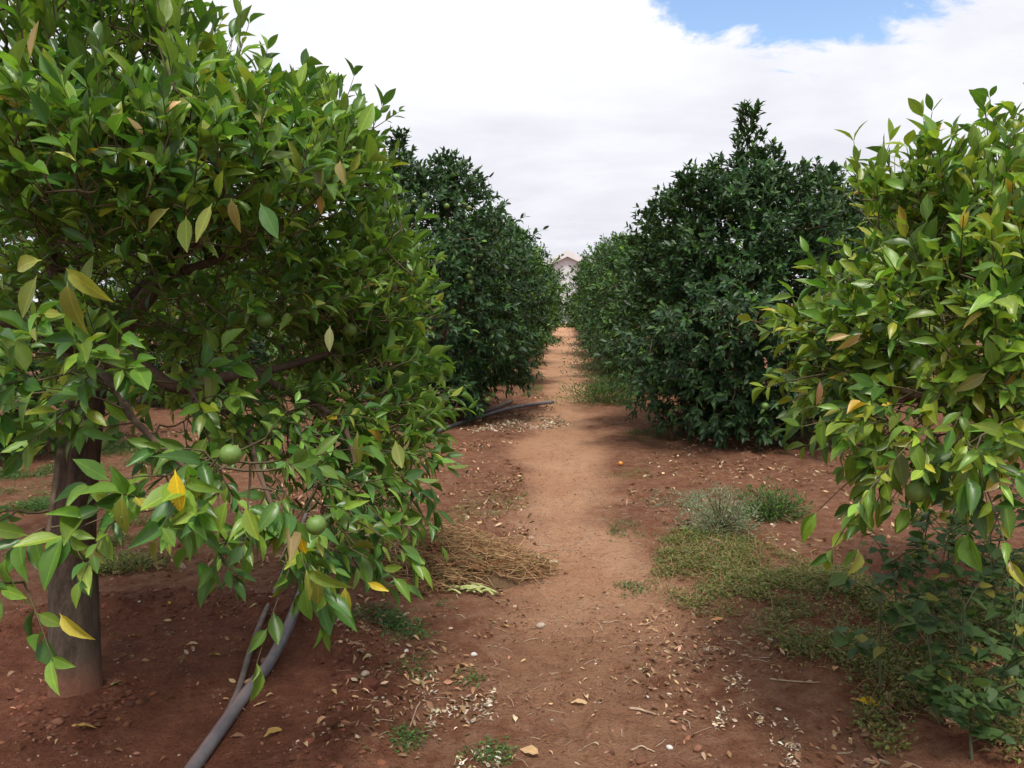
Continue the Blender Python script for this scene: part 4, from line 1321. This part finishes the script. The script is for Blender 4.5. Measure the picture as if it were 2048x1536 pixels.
# ------------------------------------------------------------------ tall leafy weeds, one by one
def tall_weed(px, py, h, lean, label, seed, nleaf=26, col=((0.042, 0.088, 0.026), (0.060, 0.115, 0.032), (0.090, 0.15, 0.042), (0.20, 0.19, 0.03)), ll=0.058):
    rng = np.random.default_rng(seed)
    p = GZ(px, py)
    root = empty('tall_weed', tuple(p), label, 'weed', 'tall leafy weeds below the yellow green tree')
    tips, parts = [], []
    main = spline([(0, 0, -0.02), (lean * 0.3, 0.02, h * 0.4), (lean, rng.normal(0, 0.03), h)], 12)
    link('stem', mesh_tris('stem', *tube(main, np.linspace(0.006, 0.002, 12), 6), None, None, M_WSTEM), root)
    for k in range(9):
        s = rng.integers(3, 11); a = rng.uniform(0, 6.28); L = rng.uniform(0.10, 0.24) * h / 0.5
        q = main[s]
        br = spline([q, q + np.array([math.cos(a) * L * 0.5, math.sin(a) * L * 0.5, L * 0.45]), q + np.array([math.cos(a) * L, math.sin(a) * L, L * 0.7])], 6)
        tips += list(br[2:])
        link('side_stem', mesh_tris('side_stem', *tube(br, np.linspace(0.003, 0.0014, 6), 5, False), None, None, M_WSTEM), root)
    tips += list(main[5:])
    cache = {}
    for k in range(int(nleaf * 1.7)):
        q = tips[k % len(tips)] + rng.normal(0, 0.008, 3)
        a = rng.uniform(0, 6.28)
        d = np.array([[math.cos(a), math.sin(a), rng.uniform(-0.7, 0.35)]])
        Rm = frames(d, np.array([[0, 0, 1.0]]) + rng.normal(0, 0.3, (1, 3)))[0]
        t = int(rng.integers(0, 3)); ci = int(rng.choice(len(col), p=[0.4, 0.34, 0.2, 0.06]))
        me = WEED_CACHE.get((t, col[ci]))
        if me is None:
            Vt, Tt, Ut = LEAVES_WEED[t]
            me = mesh_tris('weed_leaf', Vt, Tt, np.tile(col[ci], (len(Vt), 1)), Ut, M_WEED)
            WEED_CACHE[(t, col[ci])] = me
        L = ll * rng.uniform(0.6, 1.35)
        M = np.eye(4); M[:3, :3] = Rm * L; M[:3, 3] = q
        o_ = bpy.data.objects.new('leaf', me); COL.objects.link(o_); o_.parent = root
        o_.matrix_basis = Matrix(M.tolist())


WEED_CACHE = {}
M_WSTEM = simple_mat('weed_stem', (0.07, 0.085, 0.04), (0.12, 0.12, 0.06), 20, 0.7, 0.1)
TW = [(1835, 1225, 0.42, 0.03, 'slender weed at the back of the clump, nearest the grey green tuft', 26),
      (1900, 1215, 0.46, -0.04, 'weed at the back of the clump under the hanging dark leaves', 28),
      (1985, 1205, 0.44, 0.05, 'weed at the back of the clump by the picture edge', 28),
      (1762, 1385, 0.36, -0.02, 'tall weed, the one that stands apart nearest the path', 30),
      (1858, 1320, 0.52, 0.05, 'tall weed with a forked dark stem under the hanging fruit', 34),
      (1925, 1300, 0.58, 0.12, 'tallest of the leafy weeds, leaning under the yellow green branches', 38),
      (1995, 1280, 0.5, -0.06, 'tall weed behind the tallest one, close to the bare soil strip', 30),
      (2030, 1330, 0.55, 0.05, 'tall weed cut by the picture edge, high among the others', 30),
      (1800, 1290, 0.34, -0.05, 'shorter weed behind the one that stands apart', 26),
      (1930, 1420, 0.36, -0.04, 'weed with broad pale leaves in the middle of the clump', 30),
      (1990, 1470, 0.34, 0.06, 'low broad leaved weed in the bottom corner of the clump', 30),
      (1880, 1450, 0.26, -0.05, 'small weed beside the yellow fallen leaf', 24),
      (2045, 1440, 0.40, -0.04, 'weed at the picture edge just above the bottom corner', 26),
      (1945, 1520, 0.24, 0.0, 'lowest weed of the clump, at the very bottom of the picture', 24)]
for i, (px, py, h, le, lab, nl) in enumerate(TW):
    tall_weed(px, py, h * 1.22, le, lab, 900 + i, int(nl * 1.5))


# ------------------------------------------------------------------ heap of dry grass
rh = np.random.default_rng(66)
hp = GZ(890, 1140)
heap = empty('dry_grass_heap', tuple(hp), 'flat heap of dry straw coloured grass lying beside the path', 'grass heap')
st, stc = [], []
HC = [(0.46, 0.28, 0.14), (0.33, 0.185, 0.09), (0.20, 0.115, 0.06), (0.54, 0.36, 0.19), (0.17, 0.15, 0.06), (0.27, 0.10, 0.05)]
for k in range(2800):
    r = math.sqrt(rh.uniform(0, 1)); a = rh.uniform(0, 6.283)
    r = r * (1.0 + 0.25 * math.sin(3 * a + 1))
    x, y = r * 0.47 * math.cos(a), r * 0.30 * math.sin(a)
    z = 0.20 * max(0, 1 - r * r) * rh.uniform(0.2, 1.0) + 0.008 + 0.03 * rh.uniform(0, 1)
    th = rh.normal(0.1, 0.95); L = rh.uniform(0.08, 0.32)
    dx = np.array([math.cos(th), math.sin(th) * 0.7, rh.normal(0, 0.28)])
    c = np.array([x, y, z])
    bend = rh.normal(0, 0.05, 3)
    p3 = [c - dx * L / 2, c + bend * [1, 1, 0.5] + [0, 0, 0.012], c + dx * L / 2 - [0, 0, 0.02]]
    q = spline(p3, 4); q[:, 2] = np.maximum(q[:, 2], 0.003)
    v_, t_ = tube(q, rh.uniform(0.0010, 0.0022), 3, False)
    st.append((v_, t_)); stc.append(np.tile(np.array(HC[rh.choice(6, p=[.27, .23, .16, .16, .1, .08])]) * rh.uniform(0.75, 1.2), (len(v_), 1)))
v_, t_ = join(st)
link('straws', mesh_tris('straws', v_, t_, np.concatenate(stc), None, M_STRAW), heap, kind='stuff')
# packed core of the heap
gxx, gyy = np.meshgrid(np.linspace(-0.46, 0.46, 40), np.linspace(-0.30, 0.30, 28))
rr = np.hypot(gxx / 0.46, gyy / 0.29) + 0.25 * (fbm(gxx * 7, gyy * 7, 3, 3) - 0.5)
zz = 0.12 * np.clip(1 - rr ** 2, -0.25, 1) + 0.03 * (fbm(gxx * 25, gyy * 25, 3, 8) - 0.5)
V = np.stack([gxx.ravel(), gyy.ravel(), zz.ravel()], 1); nn = 40
ii = (np.arange(27)[:, None] * nn + np.arange(39)[None]).ravel()
T = np.concatenate([np.stack([ii, ii + 1, ii + nn + 1], 1), np.stack([ii, ii + nn + 1, ii + nn], 1)])
link('mound', mesh_tris('mound', V, T, None, None, simple_mat('packed_dry_grass', (0.10, 0.06, 0.035), (0.22, 0.14, 0.08), 60, 0.95, 0.8, 0.1, (1, 3, 1))), heap)


# ------------------------------------------------------------------ litter: dry leaves, pale shreds, chips, gravel
def litter(name, label, patches, rng, templates=LEAVES_DRY):
    pos, ln_, tint, tilt = [], [], [], []
    for (poly, n, ll, pal) in patches:
        p = ground_points(poly, n, rng, 1.0)
        pos.append(p + [0, 0, 0.006]); ln_.append(ll * rng.uniform(0.5, 1.3, n)); tint.append(palette(n, rng, *pal))
    pos, ln_, tint = [np.concatenate(q) for q in (pos, ln_, tint)]
    n = len(pos)
    a = rng.uniform(0, 6.283, n)
    d = np.stack([np.cos(a), np.sin(a), rng.normal(0.05, 0.18, n)], 1)
    nh = np.array([0, 0, 1.0]) + rng.normal(0, 0.55, (n, 3))
    pos = pos - norm(d) * ln_[:, None] * 0.5 + [0, 0, 0.0] + np.stack([np.zeros(n), np.zeros(n), ln_ * rng.uniform(-0.04, 0.12, n)], 1)
    V_, T_, C_, U_ = scatter(templates, rng.integers(0, len(templates), n), pos, frames(d, nh), ln_, rng.uniform(0.5, 1.2, n), tint)
    return link(name, mesh_tris(name, V_, T_, C_, U_, M_LITTER), None, kind='stuff', label=label, category='leaf litter')


PD = ([(0.32, 0.20, 0.13), (0.22, 0.12, 0.075), (0.40, 0.28, 0.18), (0.14, 0.075, 0.05), (0.48, 0.38, 0.28)], [0.28, 0.28, 0.16, 0.2, 0.08])
PP = ([(0.40, 0.32, 0.26), (0.56, 0.50, 0.44), (0.26, 0.17, 0.12)], [0.42, 0.28, 0.30])
rl = np.random.default_rng(88)
litter('leaf_litter', 'dry curled leaves scattered over the red soil', [
    ([(210, 1160), (560, 1130), (760, 1100), (860, 1000), (900, 900), (420, 1000), (200, 1060)], 900, 0.05, PD),
    ([(620, 1190), (780, 1180), (1000, 1170), (1060, 1240), (900, 1536), (600, 1536), (680, 1350)], 520, 0.034, PD),
    ([(860, 1040), (900, 900), (1030, 860), (1050, 960), (1080, 1090)], 420, 0.045, PD),
    ([(1240, 1000), (1330, 870), (1700, 880), (2048, 950), (2048, 1150), (1600, 1110), (1380, 1080)], 1300, 0.045, PD),
    ([(0, 1000), (0, 860), (260, 840), (600, 900), (300, 1010)], 700, 0.06, PD),
    ([(1300, 1200), (1400, 1200), (1700, 1380), (1850, 1536), (1400, 1536), (1250, 1350)], 420, 0.032, PD),
    ([(1700, 1400), (2048, 1300), (2048, 1536), (1750, 1536)], 260, 0.05, PD),
    ([(1000, 1200), (1300, 1150), (1400, 1536), (900, 1536)], 170, 0.022, PD),
    ([(0, 1250), (90, 1200), (560, 1220), (620, 1400), (450, 1536), (0, 1536)], 90, 0.035, PD),
    ([(870, 850), (1000, 800), (1090, 790), (1140, 860), (980, 880)], 420, 0.05, PD)], rl)
litter('pale_chips', 'pale dry leaf chips spread in front of the pipe end', [
    ([(930, 860), (1000, 845), (1120, 828), (1145, 850), (1050, 865), (950, 875)], 520, 0.045, PP)], rl)
litter('bleached_shreds', 'whitish shredded leaves and fibres on the foreground soil', [
    ([(830, 1350), (870, 1330), (880, 1400), (830, 1410)], 60, 0.017, PP),
    ([(860, 1420), (990, 1380), (1000, 1430), (930, 1470), (850, 1480)], 210, 0.020, PP),
    ([(1450, 1350), (1500, 1345), (1510, 1380), (1450, 1380)], 50, 0.017, PP),
    ([(1500, 1390), (1580, 1400), (1600, 1450), (1430, 1460), (1420, 1430)], 110, 0.019, PP),
    ([(1540, 1480), (1600, 1480), (1600, 1536), (1550, 1536)], 60, 0.019, PP),
    ([(1390, 1250), (1450, 1240), (1450, 1300), (1390, 1300)], 60, 0.016, PP),
    ([(920, 1480), (1000, 1500), (1000, 1536), (900, 1536)], 60, 0.021, PP),
    ([(1220, 1250), (1400, 1230), (1450, 1330), (1280, 1330)], 60, 0.013, PP)], rl)

# gravel and clods
gv = np.random.default_rng(99)
cv, ct = lumpy_sphere(1.0, 5, 3, 0.7)
GPTS = ground_points([(0, 1200), (700, 1000), (1050, 900), (1300, 900), (1700, 1100), (2048, 1300), (2048, 1600), (0, 1600)], 9000, gv)
rimpts = []
for k in range(1500):
    a = gv.uniform(0, 6.283); r = 1.06 + gv.normal(0, 0.11)
    x, y = TREE_L[0] + math.cos(a) * r, TREE_L[1] + math.sin(a) * r
    rimpts.append((x, y, 0))
for k in range(260):
    a = gv.uniform(0, 6.283); r = 0.10 + abs(gv.normal(0, 0.10))
    rimpts.append((TREE_L[0] + math.cos(a) * r, TREE_L[1] + math.sin(a) * r, 0))
rimpts = np.array(rimpts); rimpts[:, 2] = gheight(rimpts[:, 0], rimpts[:, 1])


def pebbles(name, label, pts, size, cols, mat, rng):
    n = len(pts)
    s = size * np.exp(rng.normal(0, 0.45, n))
    jit = 1 + rng.normal(0, 0.28, (n, len(cv), 1))
    a = rng.uniform(0, 6.28, n); ca, sa = np.cos(a)[:, None], np.sin(a)[:, None]
    base = cv[None] * jit * np.stack([np.ones(n), rng.uniform(0.6, 1, n), rng.uniform(0.5, 0.9, n)], 1)[:, None]
    W = np.stack([base[..., 0] * ca - base[..., 1] * sa, base[..., 0] * sa + base[..., 1] * ca, base[..., 2]], -1) * s[:, None, None] + pts[:, None]
    T_ = (ct[None] + (np.arange(n) * len(cv))[:, None, None]).reshape(-1, 3)
    tint_ = np.repeat(palette(n, rng, *cols), len(cv), axis=0)
    link(name, mesh_tris(name, W.reshape(-1, 3), T_, tint_, None, mat, False), None, kind='stuff', label=label, category='gravel')


M_GRAVEL = simple_mat('gravel', (0.85, 0.85, 0.85), (1, 1, 1), 60, 0.9, 0.3, 0.2, (1, 1, 1), 'tint')
pebbles('gravel', 'small bits of gravel strewn over the soil', GPTS, 0.0040, ([(0.12, 0.05, 0.034), (0.20, 0.10, 0.066), (0.32, 0.20, 0.14), (0.5, 0.42, 0.36)], [0.4, 0.35, 0.2, 0.05]), M_GRAVEL, gv)
pebbles('clods', 'crumbly dark red clods on the rim of the dug basin', rimpts, 0.009, ([(0.105, 0.038, 0.023), (0.155, 0.060, 0.036)], [0.5, 0.5]), M_GRAVEL, gv)

# fine straw fragments across the ground
fs, fc = [], []
for poly, nb, cols in (([(1330, 1075), (1480, 1065), (1720, 1160), (1790, 1230), (1770, 1330), (1640, 1345), (1420, 1230), (1300, 1180)], 700, ((0.16, 0.17, 0.05), (0.30, 0.17, 0.09), (0.36, 0.28, 0.14))),
                       ([(1370, 990), (1560, 975), (1600, 1040), (1420, 1080)], 160, ((0.24, 0.27, 0.16), (0.40, 0.34, 0.2))),
                       ([(1700, 1250), (2048, 1150), (2048, 1536), (1850, 1536), (1700, 1420)], 420, ((0.12, 0.15, 0.04), (0.3, 0.24, 0.1)))):
    for p in ground_points(poly, nb, gv):                 # wiry stems and grass blades that stand among the weeds
        a = gv.uniform(0, 6.28); L = gv.uniform(0.04, 0.15); up_ = gv.uniform(0.15, 1.0)
        dx = np.array([math.cos(a), math.sin(a), 0]) * L
        v_, t_ = tube([p, p + dx * 0.4 + [0, 0, L * up_ * 0.6], p + dx * 0.9 + [0, 0, L * up_ * 0.75]], [0.0014, 0.0012, 0.0005], 3, False)
        fs.append((v_, t_)); fc.append(np.tile(np.array(cols[gv.integers(len(cols))]), (len(v_), 1)))
fp = ground_points([(640, 1180), (880, 1000), (1050, 980), (1300, 1000), (1700, 1100), (1900, 1536), (700, 1536)], 620, gv)
for p in fp:
    th = gv.uniform(0, 3.14); L = gv.uniform(0.02, 0.09); dx = np.array([math.cos(th), math.sin(th), 0]) * L / 2
    v_, t_ = tube([p - dx + [0, 0, .004], p + gv.normal(0, 0.006, 3) * [1, 1, 0] + [0, 0, 0.008], p + dx + [0, 0, .004]], gv.uniform(0.0008, 0.0016), 3, False)
    fs.append((v_, t_)); fc.append(np.tile(np.array([(0.42, 0.30, 0.19), (0.25, 0.14, 0.09), (0.5, 0.42, 0.32)][gv.integers(3)]), (len(v_), 1)))
v_, t_ = join(fs)
link('straw_fragments', mesh_tris('straw_fragments', v_, t_, np.concatenate(fc), None, M_STRAW), None, kind='stuff',
     label='broken straws, wiry stems and thin twigs lying on the soil and among the weeds', category='straw')


# ------------------------------------------------------------------ single small things on the ground
def fallen_leaf(px, py, L, ang, colour, label, group='fallen leaves', tmpl=0):
    Vt, Tt, Ut = LEAVES_DRY_HI[tmpl % 3]
    me = mesh_tris('fallen_leaf', (Vt - [0, 0.5, 0]) * L, Tt, np.tile(colour, (len(Vt), 1)), Ut, M_LITTER)
    p = GZ(px, py)
    lo = me.vertices[0].co.z
    zmin = min(v.co.z for v in me.vertices)
    o_ = link('fallen_leaf', me, None, (p[0], p[1], p[2] - zmin + 0.001), label=label, category='leaf', group=group)
    o_.rotation_euler = (random.uniform(-.12, .12), random.uniform(-.15, .15), ang)


YEL, OCH, TAN, GRN = (0.55, 0.36, 0.03), (0.40, 0.26, 0.09), (0.46, 0.32, 0.19), (0.32, 0.36, 0.12)
for a in [(1740, 1408, 0.095, 1.3, YEL, 'bright yellow fallen leaf among the tall weeds', 2),
          (228, 1370, 0.055, -0.9, GRN, 'pale green fallen leaf just beside the trunk base', 2),
          (170, 1459, 0.085, -1.3, OCH, 'ochre fallen leaf in front of the trunk base', 0),
          (465, 1364, 0.04, 1.2, TAN, 'small tan fallen leaf between trunk and thin hose', 2),
          (385, 1290, 0.05, -1.0, TAN, 'tan fallen leaf in the middle of the dug basin', 1),
          (430, 1312, 0.06, 1.4, OCH, 'narrow ochre fallen leaf just below the tan one in the basin', 1),
          (270, 1274, 0.06, -1.1, OCH, 'brown fallen leaf at the back of the basin near the trunk', 0),
          (340, 1208, 0.05, 0.3, YEL, 'small yellow leaf on the cloddy rim of the basin', 1),
          (527, 1325, 0.06, 0.1, TAN, 'pale leaf standing against the thick pipe', 1),
          (548, 1470, 0.09, -0.5, OCH, 'curled brown leaf beside the pipe at the bottom', 1),
          (520, 1410, 0.05, -0.9, TAN, 'tan leaf touching the pipe below its middle', 2),
          (475, 1475, 0.05, -1.2, (0.2, 0.11, 0.07), 'dark brown leaf next to the pipe near the bottom of the picture', 1),
          (1160, 1410, 0.075, -1.4, TAN, 'tan dry leaf lying on the foreground path', 1),
          (1172, 1395, 0.06, 0.2, (0.55, 0.43, 0.28), 'upright pale dry leaf on the foreground path', 1),
          (1030, 1440, 0.06, 0.1, (0.62, 0.52, 0.38), 'pale upright dry pod beside the whitish shreds', 1),
          (925, 1335, 0.08, 1.0, (0.36, 0.22, 0.13), 'brown rolled leaf beside a small green sprout', 1),
          (1060, 1510, 0.09, 0.9, (0.45, 0.30, 0.17), 'large crumpled brown leaf at the bottom of the picture', 0),
          (1435, 1243, 0.07, 1.1, (0.4, 0.2, 0.1), 'rust brown leaf at the edge of the creeping weeds', 0),
          (1670, 1340, 0.06, -0.5, (0.42, 0.25, 0.14), 'brown leaf on the soil below the creeping weeds', 0),
          (1010, 1255, 0.06, 1.2, (0.40, 0.26, 0.15), 'brown leaf in front of the dry grass heap', 1),
          (1440, 1175, 0.06, 1.5, (0.52, 0.38, 0.14), 'yellow brown leaf lying on the creeping weeds', 1)]:
    fallen_leaf(*a[:6], tmpl=a[6])


def stone(px, py, r, label, mat, seed):
    rng = np.random.default_rng(seed)
    v_, t_ = lumpy_sphere(r, 12, 8, 0.72)
    v_ = v_ * (1 + 0.18 * (fbm(v_[:, 0] / r * 1.6 + 4, v_[:, 1] / r * 1.6 + v_[:, 2] / r, 3, seed)[:, None] - 0.5) * 2) * [1.15, 0.85, 1]
    p = GZ(px, py)
    o_ = link('stone', mesh_tris('stone', v_, t_, None, None, mat), None, (p[0], p[1], p[2] + r * 0.35), label=label, category='stone', group='loose stones')
    o_.rotation_euler = (0, 0, rng.uniform(0, 6))


M_REDSTONE = simple_mat('red_stone', (0.17, 0.072, 0.045), (0.25, 0.115, 0.072), 30, 0.85, 0.2)
stone(117, 1447, 0.018, 'reddish stone in front of the trunk base', M_REDSTONE, 1)
stone(100, 1456, 0.012, 'smaller reddish stone next to the trunk base stone', M_REDSTONE, 2)
stone(1081, 1254, 0.020, 'rounded grey brown stone on the path', M_STONE, 3)
stone(1339, 1497, 0.011, 'white pebble on the foreground path', M_PALESTONE, 4)
stone(813, 1304, 0.012, 'white pebble left among the low weeds beside the basin rim', M_PALESTONE, 5)
stone(948, 1311, 0.013, 'pale stone between the path and the basin rim', M_PALESTONE, 6)
stone(730, 1350, 0.016, 'pinkish stone on the soil by the basin rim', M_STONE, 7)
stone(1132, 1147, 0.013, 'dark clod on the path beside the dry stalks', M_REDSTONE, 8)
stone(1540, 1282, 0.012, 'grey stone half hidden in the creeping weeds', M_PALESTONE, 10)
stone(1395, 1500, 0.016, 'brown clod of soil at the bottom of the path', M_REDSTONE, 11)

p = GZ(1241, 931)
o = link('fallen_orange', mesh_tris('fallen_orange', FV, FT, None, None, M_ORANGE), None, (p[0], p[1], p[2] + 0.020), label='small ripe orange lying on the soil at the path edge', category='orange')
o.scale = (0.022,) * 3


def stick(px0, py0, px1, py1, r, label, mat):
    a, b_ = GZ(px0, py0), GZ(px1, py1)
    a[2] += r; b_[2] += r
    m = (a + b_) / 2 + [0, 0, 0.004]; m[1] += 0.012
    pts = spline([a, m, b_], 10); pts[:, 2] = gheight(pts[:, 0], pts[:, 1]) + r
    link('stick', mesh_tris('stick', *tube(pts, np.linspace(r, r * 0.6, 10), 7), None, None, mat), None, label=label, category='stick', group='dry sticks')


M_STICK = simple_mat('dry_stick', (0.28, 0.19, 0.13), (0.42, 0.31, 0.22), 25, 0.85, 0.3)
stick(1258, 1420, 1312, 1432, 0.006, 'brown stick lying across the foreground path', M_STICK)
stick(1262, 1502, 1310, 1506, 0.004, 'thin stick on the path at the bottom of the picture', M_STICK)
stick(840, 1405, 820, 1455, 0.003, 'thin curved twig on the soil beside the whitish shreds', M_STICK)
stick(1205, 1246, 1245, 1244, 0.003, 'thin twig on the path near the rounded stone', M_STICK)
stick(1540, 1360, 1640, 1366, 0.004, 'long thin stick below the creeping weeds', M_STICK)
for k, (x0, y0, x1, y1) in enumerate(((1072, 1140, 1076, 1112), (1082, 1138, 1090, 1126), (1095, 1128, 1115, 1127))):
    a, b_ = GZ(x0, y0), GZ(x1, y0)
    a[2] += 0.006; b_[2] += (y0 - y1) / F_PX * 4.7 + 0.01
    link('stalk_stub', mesh_tris('stalk_stub', *tube(spline([a, (a + b_) / 2 + [0.005, 0, 0.006], b_], 6), 0.010, 7), None, None,
                                 simple_mat('bleached_stalk', (0.50, 0.40, 0.27), (0.62, 0.52, 0.38), 25, 0.8, 0.2)), None,
         label=['upright bleached stalk stub at the tip of the dry grass heap', 'slanting bleached stalk stub next to the upright one', 'bleached stalk lying towards the path'][k],
         category='stalk', group='bleached stalks by the heap')

# freshly cut green stems below the heap
cg = empty('cut_stems', tuple(GZ(945, 1188)), 'small bunch of freshly cut pale green stems below the dry grass heap', 'cut stems')
M_CUT = simple_mat('cut_stem', (0.30, 0.36, 0.12), (0.45, 0.48, 0.20), 30, 0.6, 0.1)
rc = np.random.default_rng(5)
for k in range(9):
    x, y = rc.uniform(-0.11, 0.11), rc.uniform(-0.04, 0.04); th = rc.normal(-0.15, 0.4); L = rc.uniform(0.08, 0.2)
    dx = np.array([math.cos(th), math.sin(th), 0]) * L / 2; c = np.array([x, y, 0.008 + 0.002 * k])
    link('stem', mesh_tris('stem', *tube(spline([c - dx, c + [0, 0.01, 0.012], c + dx], 6), 0.0055, 6), None, None, M_CUT), cg)
for k in range(3):
    Vt, Tt, Ut = LEAVES_HI[k]
    o_ = link('leaf', mesh_tris('cut_leaf', Vt, Tt, np.tile((0.42, 0.44, 0.22), (len(Vt), 1)), Ut, M_WEED), cg, (rc.uniform(-.05, .05), rc.uniform(-.03, .03), 0.03))
    o_.scale = (0.06,) * 3; o_.rotation_euler = (0.3, 0.2, rc.uniform(0, 6))
